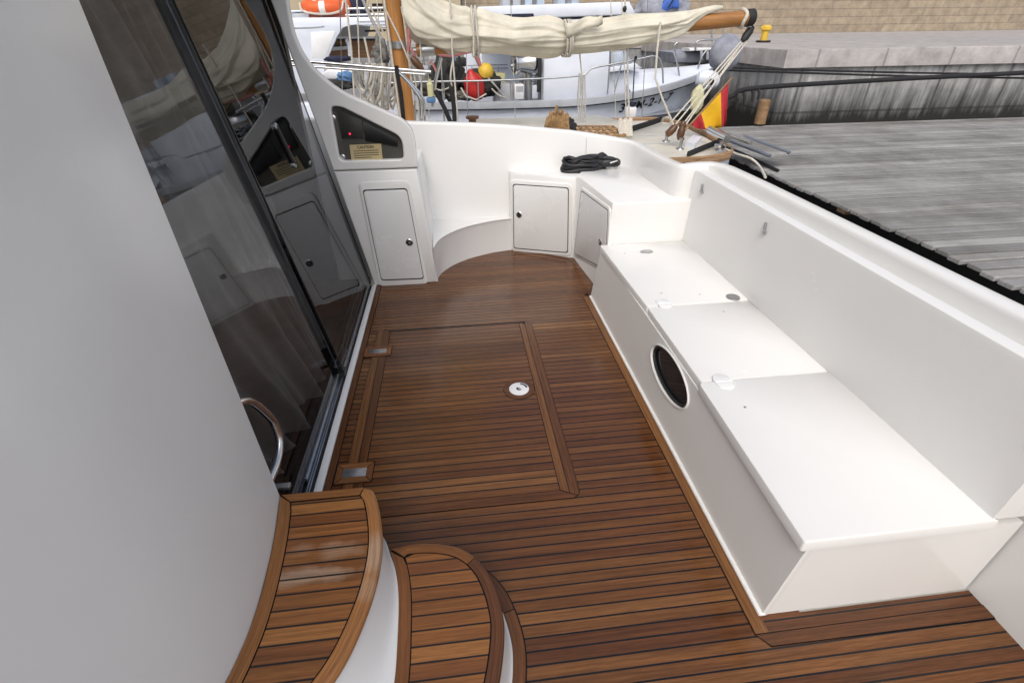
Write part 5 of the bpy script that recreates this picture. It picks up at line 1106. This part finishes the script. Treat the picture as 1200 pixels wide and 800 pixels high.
# more shrouds, lines and deck gear that crowd the gap between the boats
rnd = random.Random(21)
for (x0, x1, Y, rr_, mt_) in ((398, 402, 7.0, .006, 'steel'), (441, 452, 7.2, .007, 'rope'), (500, 503, 6.9, .006, 'rope'), (513, 520, 7.0, .007, 'steel'), (545, 548, 7.3, .006, 'steel'), (598, 604, 7.4, .005, 'steel'), (715, 722, 7.0, .006, 'rope'), (760, 752, 7.3, .006, 'steel')):
    line('shroud', [(x0, -10, Y), ((x0 + x1) / 2, 65, Y), (x1, 140, Y)], rr_, mt_)
for (a, b, c_, mt_, rr_) in (((505, 72), (512, 88), (508, 112), 'ropered', .018), ((531, 70), (528, 92), (533, 112), 'rope', .014), ((538, 66), (540, 84), (536, 100), 'ropeblack', .016), ((489, 84), (494, 100), (490, 116), 'ropegrey', .014), ((545, 96), (552, 86), (560, 92), 'ropebrown', .016), ((500, 98), (516, 106), (532, 100), 'rope', .012), ((572, 92), (580, 100), (590, 112), 'ropegrey', .014), ((576, 104), (585, 112), (594, 115), 'rope', .012)):
    o_ = tube('deck_line', curve_pts([Fy(*a, 8.7), Fy(*b, 8.66), Fy(*c_, 8.7)], 6), rr_, mt_, fb, 6)
for (x, y0, y1, w_, mt_, Y, nm) in ((497, 78, 92, .10, 'boatgrey', 9.2, 'gear_box'), (509, 84, 100, .09, 'navy', 9.1, 'gear_box'), (534, 74, 88, .08, 'black', 9.15, 'gear_box'), (523, 64, 74, .16, 'lightblue', 9.4, 'gear_box'), (541, 68, 78, .08, 'interior', 9.3, 'gear_box'), (584, 86, 98, .12, 'paleyellow', 9.2, 'gear_box'), (621, 96, 116, .08, 'steeldull', 9.05, 'gear_box'), (627, 100, 116, .05, 'boatwhite', 8.95, 'gear_box')):
    a = Fy(x, y1, Y); b = Fy(x, y0, Y); bm = bmesh.new(); bm_box(bm, (a.x - w_, Y, a.z), (a.x + w_, Y + .25, b.z), .015, 2); from_bm(nm, bm, mt_, fb, 40)
for i in range(7):
    px = 486 + i * 9; tube('rail_post', [Fy(px, 70 + i % 3, 10.6), Fy(px, 92, 10.6)], .010, 'steeldull', fb, 6)
tube('rail_tube', [Fy(480, 71, 10.6), Fy(545, 70, 10.6)], .010, 'steeldull', fb, 6); tube('rail_tube', [Fy(480, 79, 10.6), Fy(545, 78, 10.6)], .008, 'steeldull', fb, 6)
